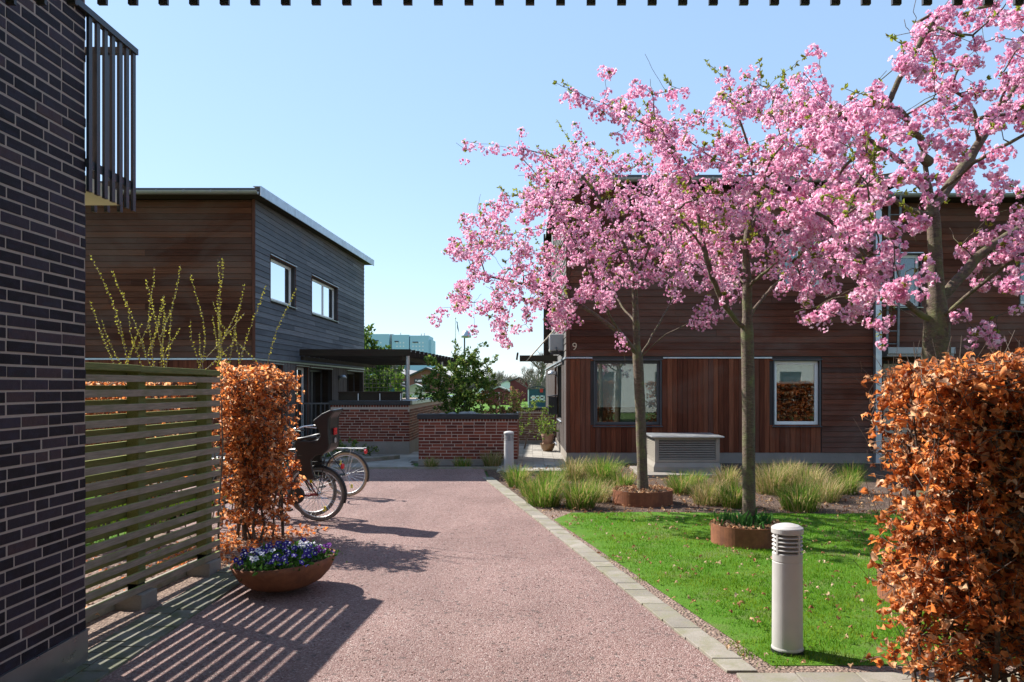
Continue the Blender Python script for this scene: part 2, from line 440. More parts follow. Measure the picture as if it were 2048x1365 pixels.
def m_blade():
    k = K('lawn_blades'); p = k.pos()
    c = k.ramp(k.rnd(), [(0.0,(0.035,0.14,0.003)),(0.55,(0.075,0.25,0.005)),(0.9,(0.135,0.31,0.012)),(1.0,(0.34,0.29,0.10))])
    a = k.noise(p, 1.3, 5, 0.65); b = k.noise(k.map(p, (1,1,0), (0,0,0), (7,3,0)), 2.6, 5, 0.7)
    c = k.mix(k.ramp(a, [(0.40,0.0),(0.60,0.85)]), c, k.mix(k.rnd(), (0.15,0.26,0.012), (0.24,0.30,0.03)))
    c = k.mix(k.ramp(b, [(0.52,0.0),(0.66,0.7)]), c, k.mix(k.rnd(), (0.03,0.10,0.004), (0.055,0.17,0.006)))
    d = k.bsdf(c, 0.6, None, 0.06); t = k.n('BsdfTranslucent', {'Color': c}).outputs[0]
    return k.done(k.n('MixShader', {0: 0.45, 1: d, 2: t}).outputs[0])
MT['blade'] = m_blade()
MT['bud'] = leafy('yellow_buds', [(0.0,(0.34,0.29,0.03)),(0.5,(0.42,0.40,0.05)),(1.0,(0.55,0.50,0.09))], 0.45)
MT['tuft_green'] = leafy('tuft_blades', [(0.0,(0.05,0.14,0.012)),(0.45,(0.12,0.25,0.022)),(0.68,(0.25,0.28,0.06)),(0.86,(0.42,0.28,0.11)),(1.0,(0.52,0.38,0.22))], 0.5, 0.6)
MT['tuft_straw'] = leafy('straw_blades', [(0.0,(0.08,0.17,0.02)),(0.35,(0.20,0.24,0.05)),(0.65,(0.42,0.29,0.13)),(1.0,(0.56,0.43,0.27))], 0.45, 0.65)
MT['conifer'] = leafy('evergreen_foliage', [(0.0,(0.03,0.075,0.018)),(0.5,(0.085,0.155,0.03)),(0.85,(0.19,0.26,0.045)),(1.0,(0.30,0.30,0.09))], 0.4)
MT['pink_shrub'] = leafy('new_shrub_leaves', [(0.0,(0.08,0.13,0.02)),(0.45,(0.20,0.26,0.045)),(0.7,(0.40,0.16,0.10)),(1.0,(0.50,0.25,0.22))], 0.35)
MT['fresh_green'] = leafy('fresh_leaves', [(0.0,(0.07,0.15,0.02)),(0.6,(0.18,0.28,0.04)),(1.0,(0.32,0.36,0.07))], 0.45)
MT['bulb_leaf'] = leafy('bulb_leaves', [(0.0,(0.045,0.14,0.035)),(1.0,(0.10,0.24,0.05))], 0.4, 0.4)
MT['pansy_leaf'] = leafy('pansy_leaves', [(0.0,(0.03,0.085,0.015)),(1.0,(0.085,0.19,0.03))], 0.3)
MT['pansy_violet'] = leafy('violet_petals', [(0.0,(0.022,0.014,0.11)),(0.6,(0.05,0.032,0.25)),(1.0,(0.15,0.085,0.42))], 0.35)
MT['pansy_white'] = leafy('white_petals', [(0.0,(0.62,0.62,0.72)),(1.0,(0.85,0.85,0.86))], 0.35)
MT['pansy_purple'] = leafy('purple_petals', [(0.0,(0.16,0.02,0.22)),(1.0,(0.36,0.08,0.45))], 0.35)
MT['sedum'] = leafy('roof_sedum', [(0.0,(0.10,0.12,0.03)),(1.0,(0.22,0.19,0.06))], 0.2)
MT['bollard'] = simple('grey_bollard_paint', (0.41,0.395,0.38), 0.5, 0, 0.06, 7, 0.08)
MT['louver'] = simple('beige_grey_metal', (0.25,0.228,0.192), 0.5, 0, 0.07, 5, 0.08)
MT['rubber'] = simple('tyre_rubber', (0.03,0.028,0.026), 0.7, 0, 0.2, 20, 0.2)
MT['tan_tyre'] = simple('tan_tyre', (0.42,0.29,0.18), 0.7, 0, 0.15, 20, 0.2)
MT['worn_tyre'] = simple('dusty_tyre', (0.15,0.13,0.11), 0.75, 0, 0.2, 20, 0.2)
MT['chrome'] = m_metal('bright_metal', (0.66,0.66,0.66), 0.22, 1.0)
MT['plastic'] = simple('black_plastic', (0.022,0.022,0.023), 0.38, 0, 0.1, 10, 0.1, 0.5)
MT['red_paint'] = simple('dark_red_paint', (0.20,0.018,0.015), 0.35, 0, 0.1, 4, 0.05)
MT['blue_paint'] = simple('dark_green_blue_paint', (0.02,0.035,0.04), 0.35, 0, 0.1, 4, 0.05)
MT['reflector'] = simple('red_reflector', (0.62,0.015,0.02), 0.25, 0, 0.05, 4, 0.02, 0.6)
MT['yellow'] = simple('yellow_reflector', (0.75,0.62,0.03), 0.4, 0, 0.05, 4, 0.02)
MT['brass'] = simple('tan_digits', (0.50,0.36,0.24), 0.5, 0, 0.05, 4, 0.02)
MT['grey_plastic'] = simple('grey_plastic', (0.36,0.355,0.345), 0.5, 0, 0.06, 5, 0.05)
MT['pot_brown'] = simple('brown_glaze', (0.24,0.135,0.06), 0.3, 0, 0.3, 12, 0.1, 0.6)
MT['terracotta'] = simple('terracotta', (0.32,0.19,0.13), 0.8, 0, 0.2, 10, 0.2)
MT['teal_panel'] = simple('teal_panels', (0.40,0.60,0.68), 0.6, 0, 0.05, 0.02, 0.0)
MT['far_brick'] = simple('far_red_brick', (0.30,0.115,0.085), 0.85, 0, 0.15, 0.5, 0.1)
MT['roof_grey'] = simple('pale_roof_sheet', (0.42,0.39,0.36), 0.7, 0, 0.12, 0.4, 0.05)
MT['roof_dark'] = simple('dark_roof', (0.06,0.06,0.068), 0.7, 0, 0.15, 0.8, 0.05)
MT['hut_blue'] = simple('blue_green_hut_paint', (0.025,0.075,0.10), 0.6, 0, 0.12, 3, 0.05)
MT['hut_red'] = simple('falun_red_paint', (0.16,0.028,0.03), 0.75, 0, 0.15, 3, 0.05)
MT['sign_red'] = simple('sign_red', (0.55,0.03,0.02), 0.5, 0, 0.05, 3, 0.0)
MT['beige'] = simple('beige_panel', (0.47,0.39,0.29), 0.7, 0, 0.06, 2, 0.05)
MT['slab'] = simple('pale_slab', (0.78,0.70,0.56), 0.75, 0, 0.08, 2, 0.05)
MT['stone'] = m_concrete('grey_stones', (0.30,0.30,0.30), None, 5.0)
# ------------------------------------------------------------------ ground, path, lawn
def sheet(name, poly, z, m, kind='structure'):
    mb = MB(); n = len(poly)
    mb.add([(x, y, z) for x, y in poly], [tuple(range(n))])
    return tag(mb.build(name, m), kind=kind)

EA, EB = np.array([-0.883, 14.4]), np.array([1.24, 4.30])      # left edge of the paver kerb
def edge_x(y): return EA[0] + (EB[0]-EA[0]) * (y-EA[1]) / (EB[1]-EA[1])

sheet('ground', [(-3000,-200),(3000,-200),(3000,4000),(-3000,4000)], -0.05, MT['ground'])
sheet('garden_soil', [(-14,2.5),(-2.4,2.5),(-2.4,16.4),(-14,16.4)], -0.022, MT['dirt'])
sheet('gravel_path', [(-2.6,-5),(-2.6,7.6),(-2.75,9.0),(-6.0,9.1),(-6.0,13.9),(-3.6,15.9),(-0.95,15.9),(-0.80,14.4),(1.30,4.30),(3.4,-5)], -0.012, MT['gravel'])
sheet('gravel_margin', [(1.3,4.86),(1.3,3.0),(14,3.0),(14,4.86)], -0.016, MT['dirt'])
sheet('planting_bed', [(-0.75,14.42),(0.02,10.7),(0.2,9.9),(0.6,9.7),(1.5,10.3),(9,10.2),(16,10.2),(16,17.4),(-2.4,17.4),(-2.4,15.9),(-0.9,15.9)], -0.018, MT['soil'])
sheet('lawn', [(edge_x(4.74)+0.33,4.74),(edge_x(9.9)+0.24,9.9),(0.55,10.45),(1.6,10.5),(4.2,10.35),(6.5,10.9),(14,10.9),(14,4.74)], -0.010, MT['lawn'])
sheet('lawn_margin', [(edge_x(4.55)+0.19,4.55),(edge_x(10.8)+0.19,10.8),(0.5,10.6),(3.0,4.6)], -0.014, MT['dirt'])
sheet('back_lawn', [(-11,5.2),(-4.4,5.2),(-4.4,12.5),(-11,12.5)], -0.012, MT['lawn'])
sheet('far_lawn', [(-60,46),(60,46),(60,160),(-60,160)], -0.03, MT['lawn'])

mb = MB()                                                  # kerb of small square pavers along the gravel
y = 14.4
while y > 4.62:
    a = y - 0.196; dz = random.uniform(-0.003, 0.004); o = random.uniform(-0.004, 0.004)
    mb.hexa([(edge_x(a)+o,a,-0.06),(edge_x(a)+0.185+o,a,-0.06),(edge_x(y)+0.185+o,y,-0.06),(edge_x(y)+o,y,-0.06),
             (edge_x(a)+o,a,0.006+dz),(edge_x(a)+0.185+o,a,0.006+dz),(edge_x(y)+0.185+o,y,0.008+dz),(edge_x(y)+o,y,0.008+dz)])
    y -= 0.204
x = edge_x(4.4)
while x < 6:
    mb.box(x, x+0.345, 4.18, 4.58, -0.06, 0.006+random.uniform(-0.003,0.003)); x += 0.352
tag(mb.build('path_edging', MT['paver'], bevel=0.004), kind='structure')

mb = MB()                                                  # mossy paver strip beside the wall and the fence
y = 2.4; r = 0
while y < 7.75:
    for c in range(2):
        oy = 0.105 if c else 0
        mb.box(-2.85+c*0.18, -2.85+c*0.18+0.172, y+oy, y+oy+0.203, -0.06, 0.006+random.uniform(-0.003,0.004))
    y += 0.211
tag(mb.build('paver_strip', MT['paver_moss'], bevel=0.004), kind='structure')

mb = MB()                                                  # pale tiled path beside the right-hand house
for i in range(-1, 5):
    for j in range(17):
        mb.box(-0.42+i*0.245, -0.42+i*0.245+0.24, 15.35+j*0.43, 15.35+j*0.43+0.424, -0.06, 0.004+random.uniform(-0.002,0.002))
tag(mb.build('tiled_path', MT['tile']), kind='structure')
mb = MB()                                                  # tiled path in the shade of the left-hand house
for i in range(10):
    for j in range(8):
        x0 = -4.9+i*0.35-j*0.10; y0 = 16.0+j*0.5
        if x0 > -2.75: continue
        if x0+0.5 < -4.2+j*(-0.12) : continue
        mb.box(x0, x0+0.344, y0, y0+0.494, -0.06, 0.004+random.uniform(-0.002,0.002))
tag(mb.build('shaded_path', MT['tile']), kind='structure')
mb = MB()
mb.box(-6.0, -0.6, 15.9, 16.0, -0.06, 0.03)
mb.box(-0.6, 0.83, 15.2, 15.3, -0.06, 0.035)
mb.bar((-4.5,16.3,0.02),(-3.05,18.0,0.02),0.09,0.14)
mb.bar((-3.32,4.9,0.0),(-3.14,7.3,0.0),0.09,0.10)
tag(mb.build('kerb', MT['paver']), kind='structure')

# ------------------------------------------------------------------ brickwork
def bricks(mb, fr, u0, u1, v0, v1, L=0.228, H=0.0547, J=0.0125, depth=0.05, chop=0.06):
    v = v0; r = 0
    while v + H <= v1 + 1e-6:
        u = u0 - (L+J) * (0.0 if r % 2 else 0.5) + (random.choice([0.25,-0.25,0]) * L if random.random() < 0.25 else 0)
        while u < u1:
            l = L if random.random() > chop else (L-J)/2
            a, b = max(u, u0), min(u+l, u1)
            if b - a > 0.03:
                o = random.uniform(-0.0008, 0.0022); t = random.uniform(-0.002, 0.002); l = l + random.uniform(-.004,.004)
                fr.box(mb, a, b, v+t, v+H+t, -depth, o)
            u += l + J
        v += H + J; r += 1

# ------------------------------------------------------------------ the dark brick building beside and above the camera
bb = thing('brick_building', 'dark navy brick building with pale mortar and black balustrades at the left edge', 'building', (-4.0, 2.0, 0))
fr = Frame((-2.74, 3.1, 0), (0, 1, 0), (1, 0, 0))
mb = MB(); bricks(mb, fr, 0, 1.68, 0.20, 4.7)
mb2 = MB(); fr.box(mb2, -9, 1.676, 0.0, 4.75, -0.24, -0.0022)
mb2.box(-9, -2.99, -6, 4.76, 0, 2.9); mb2.box(-9, -2.99, -6, 4.76, 2.9, 7)
wall = mb2.build('wall', MT['navy_mortar'], bb)
mb.build('brickwork', MT['navy_brick'], wall, bevel=0.003)
mb = MB(); fr.box(mb, -9, 1.684, -0.02, 0.192, -0.05, 0.012); fr.box(mb, -9, 1.69, 0.192, 0.202, -0.05, 0.02)
mb.build('plinth', MT['plinth_sheet'], bb)
mb = MB(); mb.box(-7, -2.78, 4.77, 5.27, 2.925, 3.02); mb.build('balcony_slab', MT['slab'], bb, bevel=0.008)
mb = MB(); mb.box(-2.74, 9, -4, 2.46, 3.02, 3.22); mb.build('overhead_slab', MT['slab'], bb)
mb = MB(); mb.box(-2.752, -2.708, 4.6, 5.36, 3.985, 4.025); mb.box(-7, -2.752, 5.315, 5.36, 3.985, 4.025)
mb.box(-2.742, -2.728, 4.77, 5.30, 3.05, 3.10); mb.box(-7, -2.742, 5.30, 5.315, 3.05, 3.10)
ra = mb.build('railing', MT['black_metal'], bb)
for k in range(7):
    mb = MB(); yy = 4.795+k*0.0885; mb.box(-2.735, -2.718, yy-0.019, yy+0.019, 2.90, 3.985); mb.build('baluster', MT['black_metal'], ra)
for k in range(1, 11):
    mb = MB(); xx = -2.735-k*0.0885; mb.box(xx-0.012, xx+0.012, 5.318, 5.352, 2.895, 3.985); mb.build('baluster', MT['black_metal'], ra)
mb = MB(); mb.box(-2.9, 3.0, 2.50, 2.545, 4.0, 4.04); mb.box(-2.9, 3.0, 2.475, 2.50, 3.05, 3.09)
ra = mb.build('railing', MT['black_metal'], bb)
for k in range(48):
    mb = MB(); xx = -2.70+k*0.1; mb.box(xx-0.0145, xx+0.0145, 2.532, 2.545, 2.948, 4.0); mb.build('baluster', MT['black_metal'], ra)

# ------------------------------------------------------------------ slatted fence
fd = np.array([-2.93+3.085, 7.27-5.38, 0.0]); fd /= np.linalg.norm(fd)
ff = Frame(np.array([-3.085, 5.38, 0]) - fd*0.55, fd, (fd[1], -fd[0], 0))
FL = 2.44
fence = thing('slatted_fence', 'grey-brown slatted timber fence with mossy top beside the dark brick wall', 'fence', tuple(ff.P(FL/2, 0, 0)))
for u in (0.05, 1.18, 2.24):
    mb = MB(); ff.box(mb, u, u+0.10, 0.16, 1.84, -0.10, -0.001)
    p = mb.build('post', MT['fence_green'], fence, bevel=0.004)
    mb = MB(); ff.box(mb, u+0.005, u+0.095, 0.09, 0.30, -0.094, -0.088); ff.box(mb, u+0.005, u+0.095, 0.09, 0.30, -0.013, -0.006); ff.box(mb, u+0.09, u+0.097, 0.09, 0.30, -0.09, -0.01)
    mb.build('post_shoe', MT['black_metal'], p)
    mb = MB(); ff.box(mb, u-0.06, u+0.16, -0.05, 0.095, -0.16, 0.06); mb.build('footing', MT['plinth'], p, bevel=0.008)
for k in range(16):
    z = 0.10 + 0.1085*k; e = random.uniform(-0.006, 0.006)
    mb = MB(); ff.box(mb, 0, FL+0.01+e, z+random.uniform(-.002,.002), z+0.052, 0.0, 0.023); mb.build('slat', MT['fence'], fence, bevel=0.003)
for k in range(16):
    z = 0.134 + 0.1085*k
    mb = MB(); ff.box(mb, 0, FL+random.uniform(-.01,.004), z, z+0.050, -0.124, -0.101); mb.build('slat', MT['fence_green'], fence, bevel=0.003)
mb = MB()
for u0, u1, z in ((0, 1.16, 1.865), (1.16, 2.18, 1.853), (2.18, FL, 1.845)):
    mb.hexa([ff.P(u0,z-.05,-.13), ff.P(u1,z-.055,-.13), ff.P(u1,z-.055,.03), ff.P(u0,z-.05,.03), ff.P(u0,z,-.13), ff.P(u1,z-.006,-.13), ff.P(u1,z-.006,.03), ff.P(u0,z,.03)])
mb.build('cap_rail', MT['fence_green'], fence, bevel=0.004)

# ------------------------------------------------------------------ timber houses
def free(lo, hi, cuts):
    out, a = [], lo
    for c0, c1 in sorted(cuts):
        if c1 <= a or c0 >= hi: continue
        if c0 > a: out.append((a, min(c0, hi)))
        a = max(a, c1)
    if a < hi: out.append((a, hi))
    return out

def hboards(mb, fr, u0, u1, v0, v1, pitch, ops=(), top=None):
    v = v0
    while v < v1 - 0.02:
        vt = min(v + pitch, v1)
        for a, b in free(u0, u1, [(o[0], o[1]) for o in ops if o[2] < vt-0.01 and o[3] > v+0.01]):
            while a < b - 1e-3:
                l = random.uniform(2.2, 4.8)
                c = b if a + l > b - 0.5 else a + l
                o = random.uniform(-0.0015, 0.0015); g = 0.003 if c < b else 0.0
                t0 = t1 = vt - 0.004
                if top is not None: t0, t1 = min(t0, top(a)), min(t1, top(c))
                mb.hexa([fr.P(a,v,0), fr.P(c-g,v,0), fr.P(c-g,v,0.026+o), fr.P(a,v,0.026+o),
                         fr.P(a,t0,0), fr.P(c-g,t1,0), fr.P(c-g,t1,0.012+o), fr.P(a,t0,0.012+o)])
                a = c
        v = vt

def vboards(mb, fr, u0, u1, v0, v1, pitch, ops=()):
    u = u0; k = 0
    while u < u1 - 0.01:
        ue = min(u + pitch, u1)
        for a, b in free(v0, v1, [(o[2], o[3]) for o in ops if o[0] < ue-0.01 and o[1] > u+0.01]):
            uu, uv = u, ue
            for o in ops:
                if o[2] < b and o[3] > a:
                    if o[0] < uv - 0.01 < o[1]: uv = min(uv, o[0])
            fr.box(mb, uu, ue-0.006, a, b, 0, (0.024 if k % 2 else 0.014) + random.uniform(-.001,.001))
        u = ue; k += 1

def backing(mb, fr, u0, u1, v0, v1, ops, d=0.10):
    us = sorted({u0, u1, *[o[0] for o in ops], *[o[1] for o in ops]})
    for a, b in zip(us[:-1], us[1:]):
        for c, e in free(v0, v1, [(o[2], o[3]) for o in ops if o[0] <= a + 1e-6 and o[1] >= b - 1e-6]):
            fr.box(mb, a, b, c, e, -d, -0.002)

def window(parent, fr, u0, u1, v0, v1, depth=0.10, fmat='white_frame', fw=0.07, mull=(), rmat='reveal_wood', pane='glass', blind=None, sill='zinc', door=False, name='window', room=1.2):
    mb = MB(); e = 0.004
    fr.box(mb, u0+e, u0+fw, v0+e, v1-e, -depth-.05, -depth); fr.box(mb, u1-fw, u1-e, v0+e, v1-e, -depth-.05, -depth)
    fr.box(mb, u0+fw, u1-fw, v1-fw, v1-e, -depth-.05, -depth); fr.box(mb, u0+fw, u1-fw, v0+e, v0+fw, -depth-.05, -depth)
    for m in mull: fr.box(mb, m-fw*0.6, m+fw*0.6, v0+fw, v1-fw, -depth-.05, -depth+.003)
    w = mb.build(name, MT[fmat], parent, bevel=0.004)
    mb = MB(); fr.box(mb, u0+fw-.004, u1-fw+.004, v0+fw-.004, v1-fw+.004, -depth-.035, -depth-.022); mb.build('pane', MT[pane], w)
    mb = MB()
    fr.box(mb, u0-.024, u0-.001, v0-.024, v1+.024, -depth-.06, 0.030); fr.box(mb, u1+.001, u1+.024, v0-.024, v1+.024, -depth-.06, 0.030)
    fr.box(mb, u0, u1, v1+.001, v1+.024, -depth-.06, 0.030)
    mb.build('reveal', MT[rmat], w)
    mb = MB()
    mb.hexa([fr.P(u0-.05,v0-.03,-depth), fr.P(u1+.05,v0-.03,-depth), fr.P(u1+.05,v0-.045,.06), fr.P(u0-.05,v0-.045,.06),
             fr.P(u0-.05,v0-.001,-depth), fr.P(u1+.05,v0-.001,-depth), fr.P(u1+.05,v0-.03,.062), fr.P(u0-.05,v0-.03,.062)])
    mb.build('sill', MT[sill], w)
    mb = MB(); fr.box(mb, u0-.06, u1+.06, v1+.026, v1+.044, 0.0, 0.055); mb.build('flashing', MT[sill], w)
    if blind is not None:
        mb = MB(); fr.box(mb, u0+fw-.02, u1-fw+.02, blind, v1-fw+.02, -depth-.13, -depth-.122); mb.build('blind', MT['blind'], w)
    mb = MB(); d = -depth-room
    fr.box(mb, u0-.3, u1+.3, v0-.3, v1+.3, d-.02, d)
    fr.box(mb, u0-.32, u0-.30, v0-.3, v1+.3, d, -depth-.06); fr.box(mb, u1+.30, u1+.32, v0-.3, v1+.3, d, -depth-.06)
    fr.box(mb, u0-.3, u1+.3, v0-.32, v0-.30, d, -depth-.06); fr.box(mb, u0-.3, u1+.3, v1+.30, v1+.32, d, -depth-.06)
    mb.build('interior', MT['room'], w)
    return w

def digits(txt, fr, u, v, size, parent, m):
    cu = bpy.data.curves.new('house_number', 'FONT'); cu.body = txt; cu.size = size; cu.extrude = 0.008
    t = bpy.data.objects.new('tmp', cu); col.objects.link(t)
    me = bpy.data.meshes.new_from_object(t.evaluated_get(bpy.context.evaluated_depsgraph_get()))
    bpy.data.objects.remove(t)
    co = np.zeros(len(me.vertices)*3, dtype=np.float32); me.vertices.foreach_get('co', co); co = co.reshape(-1,3)
    out = np.array([fr.P(u + c[0], v + c[1], 0.036 + c[2]) for c in co]) - wloc(parent)
    me.vertices.foreach_set('co', out.astype(np.float32).ravel()); me.update()
    me.materials.clear(); me.materials.append(m)
    o = bpy.data.objects.new('house_number', me); col.objects.link(o); o.parent = parent
    return o

# ---- left-hand house (number 7)
h7 = thing('timber_house', 'two-storey timber house number 7 with brown front and weathered grey side beyond the slatted fence', 'house', (-10.5, 24, 0))
f7 = Frame((-6.46, 18.1, 0), (-1, 0, 0), (0, -1, 0))
s7 = Frame((-6.46, 18.1, 0), (0.0077, 1, 0), (1, -0.0077, 0))
ops7 = [(1.1,3.1,3.85,4.92),(4.65,7.6,3.85,4.92),(1.15,2.0,1.0,2.22),(3.2,4.25,0.12,2.22),(4.45,6.85,0.12,2.2),(8.9,11.3,0.7,2.2)]
mb = MB(); hboards(mb, f7, 0.03, 9.5, 2.36, 6.04, 0.14); mb.build('front_cladding', MT['brown_wood'], h7)
mb = MB(); vboards(mb, f7, 0.03, 9.5, 0.22, 2.30, 0.115); mb.build('lower_front_boards', MT['red_wood_vertical'], h7)
rise = lambda u: 6.02 + 0.031*u
mb = MB(); hboards(mb, s7, 0.03, 11.6, 2.36, 6.42, 0.14, ops7, top=rise); mb.build('side_cladding', MT['grey_wood'], h7)
mb = MB(); vboards(mb, s7, 0.03, 11.6, 0.22, 2.30, 0.115, ops7); mb.build('lower_side_boards', MT['grey_wood_vertical'], h7)
mb = MB(); backing(mb, f7, 0, 9.5, 0, 6.0, []); backing(mb, s7, 0.0, 11.6, 0, 6.0, ops7)
mb.box(-15.9, -6.6, 29.5, 29.7, 0, 6.2); mb.box(-15.96, -15.86, 18.2, 29.7, 0, 6.2)
mb.build('wall', MT['room'], h7)
mb = MB(); f7.box(mb, 0, 9.5, -0.05, 0.215, 0, 0.012); s7.box(mb, 0, 11.6, -0.05, 0.215, 0, 0.012); mb.build('plinth', MT['plinth'], h7)
mb = MB(); f7.box(mb, -0.035, 9.5, 2.305, 2.345, 0.0, 0.045); s7.box(mb, -0.035, 11.6, 2.305, 2.345, 0.0, 0.045); mb.build('trim', MT['zinc'], h7)
mb = MB(); mb.box(-6.475, -6.42, 18.062, 18.12, 0.22, 6.05); mb.build('corner_board', MT['reveal_wood'], h7)
window(h7, s7, *ops7[0], mull=(), pane='mirror_glass'); window(h7, s7, *ops7[1], mull=(6.3,), pane='mirror_glass')
window(h7, s7, *ops7[2], mull=(1.6,)); window(h7, s7, *ops7[3], fmat='white_frame', name='door', pane='glass')
window(h7, s7, *ops7[4], fmat='dark_frame', mull=(5.7,), rmat='dark_wood', name='door', pane='mirror_glass', depth=0.28)
window(h7, s7, *ops7[5], fmat='dark_frame', rmat='dark_wood', pane='mirror_glass', depth=0.28)
digits('7', f7, -0.34+0.1+0.0-0.0, 2.43, 0.24, h7, MT['brass']) if False else None
f7b = Frame((-6.46, 18.1, 0), (1, 0, 0), (0, -1, 0))
digits('7', f7b, -0.30, 2.43, 0.25, h7, MT['brass'])
def roof(parent, x0, x1, y0, y1, zf, zb, th, m_top, m_soffit):
    mb = MB()
    mb.hexa([(x0,y0,zf),(x1,y0,zf),(x1,y1,zb),(x0,y1,zb),(x0,y0,zf+th),(x1,y0,zf+th),(x1,y1,zb+th),(x0,y1,zb+th)])
    return mb.build('roof', MT[m_soffit], parent)
r7 = roof(h7, -16.2, -6.14, 17.66, 30.4, 6.045, 6.43, 0.10, 'roof_dark', 'dark_wood')
def verge(parent, x, y0, y1, z0, z1, side, h=0.21, seg=5):
    mb = MB(); n = seg
    for i in range(n):
        a, b = i/n, (i+1)/n
        ya, yb = y0+(y1-y0)*a, y0+(y1-y0)*b-0.012; za, zb = z0+(z1-z0)*a, z0+(z1-z0)*b
        t = 0.028*side + (0.003*side if i % 2 else 0)
        xs = sorted((x+0.002*side, x+t))
        mb.hexa([(xs[0],ya,za),(xs[1],ya,za),(xs[1],yb,zb),(xs[0],yb,zb),(xs[0],ya,za+h),(xs[1],ya,za+h),(xs[1],yb,zb+h),(xs[0],yb,zb+h)])
        xt = sorted((x+t, x-0.16*side))
        mb.hexa([(xt[0],ya,za+h),(xt[1],ya,za+h),(xt[1],yb,zb+h),(xt[0],yb,zb+h),(xt[0],ya,za+h+.012),(xt[1],ya,za+h+.012),(xt[1],yb,zb+h+.012),(xt[0],yb,zb+h+.012)])
    return mb.build('verge_flashing', MT['zinc'], parent)
verge(r7, -6.14, 17.62, 30.4, 6.02, 6.40, 1)
def gutter(parent, x0, x1, y, z, r=0.075):
    mb = MB(); n = 10; vs = []
    prof = [(y - r*cos(a), z - r*sin(a)) for a in np.linspace(0, pi, n)] + [(y + (r-.008)*cos(a), z - (r-.008)*sin(a)) for a in np.linspace(0, pi, n)]
    mb.sweep([(0, p[0], p[1]) for p in prof], (x0,0,0), (x1,0,0))
    x = x0 + 0.3
    while x < x1:
        mb.box(x, x+0.03, y-r-.004, y+r, z+.002, z+.010); mb.box(x, x+.02, y-r-.006, y-r-.001, z-.05, z+.01); x += 0.62
    return mb.build('gutter', MT['gutter'], parent)
gutter(r7, -16.2, -6.17, 17.575, 6.12, 0.08)
mb = MB(); mb.box(-16.2, -6.17, 17.66, 17.70, 6.15, 6.21); mb.build('roof_edge', MT['roof_dark'], r7)

# ---- right-hand house (number 9)
h9 = thing('timber_house', 'two-storey red-brown timber house number 9 behind the cherry trees', 'house', (4.5, 22, 0))
f9 = Frame((0.83, 17.2, 0), (1, 0, 0), (0, -1, 0))
s9 = Frame((0.83, 17.2, 0), (-0.016, 1, 0), (-1, -0.016, 0))
ops9 = [(0.61,2.06,0.83,2.25),(4.59,5.59,0.83,2.25),(4.7,5.62,3.9,5.0)]
ops9s = [(1.9,3.6,0.85,2.2),(4.2,5.2,0.12,2.2)]
mb = MB(); hboards(mb, f9, 0.06, 6.82, 2.36, 6.08, 0.147, ops9); hboards(mb, f9, 5.64, 6.82, 0.22, 2.36, 0.118, ()); mb.build('front_cladding', MT['red_wood'], h9)
mb = MB(); vboards(mb, f9, 0.06, 5.63, 0.22, 2.30, 0.1135, ops9); mb.build('lower_front_boards', MT['red_wood_vertical'], h9)
mb = MB(); hboards(mb, s9, 0.06, 12.6, 2.36, 6.3, 0.147, ()); mb.build('side_cladding', MT['grey_wood_light'], h9)
mb = MB(); vboards(mb, s9, 0.06, 12.6, 0.22, 2.30, 0.115, ops9s); mb.build('lower_side_boards', MT['grey_wood_vertical'], h9)
mb = MB(); backing(mb, f9, 0.0, 6.84, 0, 6.08, ops9); backing(mb, s9, 0.0, 12.6, 0, 6.08, ops9s); mb.box(7.56, 7.66, 17.3, 29.6, 0, 6.1); mb.box(0.75, 7.6, 29.6, 29.8, 0, 6.3)
mb.build('wall', MT['room'], h9)
mb = MB(); f9.box(mb, -0.01, 6.84, -0.05, 0.215, 0, 0.012); s9.box(mb, 0, 12.6, -0.05, 0.215, 0, 0.016); mb.build('plinth', MT['plinth'], h9)
mb = MB(); f9.box(mb, -0.03, 0.55, 2.305, 2.335, 0.0, 0.045); f9.box(mb, 2.12, 4.53, 2.305, 2.335, 0.0, 0.045); s9.box(mb, -0.03, 12.6, 2.305, 2.345, 0.0, 0.05); mb.build('trim', MT['zinc'], h9)
mb = MB(); mb.box(0.80, 0.885, 17.166, 17.24, 0.22, 6.08); mb.build('corner_board', MT['reveal_wood'], h9)
window(h9, f9, *ops9[0], depth=0.07, fmat='dark_frame', fw=0.06, rmat='dark_frame', blind=1.22, sill='dark_frame')
window(h9, f9, *ops9[1], depth=0.07, fmat='white_frame', fw=0.075, rmat='dark_frame', blind=1.75, sill='dark_frame')
window(h9, f9, *ops9[2], depth=0.07, mull=(5.16,), rmat='dark_frame', blind=4.4)
window(h9, s9, *ops9s[0], depth=0.09, fmat='dark_frame', rmat='dark_wood'); window(h9, s9, *ops9s[1], depth=0.09, rmat='reveal_wood', name='door')
digits('9', f9, 0.10, 2.49, 0.235, h9, MT['brass'])
r9 = roof(h9, 0.50, 8.1, 16.78, 30.0, 6.09, 6.45, 0.10, 'roof_dark', 'dark_wood')
verge(r9, 0.50, 16.74, 30.0, 6.06, 6.42, -1); gutter(r9, 0.52, 8.1, 16.70, 6.17, 0.08)
mb = MB(); mb.box(0.53, 8.1, 16.78, 16.82, 6.20, 6.27); mb.build('roof_edge', MT['roof_dark'], r9)
mb = MB(); mb.box(7.60, 7.73, 17.03, 17.15, 0.0, 6.1); mb.build('downpipe', MT['zinc'], h9)
mb = MB(); mb.box(0.42, 0.56, 24.0, 24.12, 2.4, 6.4); mb.box(0.56, 0.75, 24.02, 24.10, 2.4, 6.3); mb.build('corner_post', MT['dark_wood'], h9)
mb = MB(); mb.tube([(0.66,22.2,2.62),(0.66,22.2,6.3)], 0.035, 10); mb.build('downpipe', MT['white_frame'], h9)
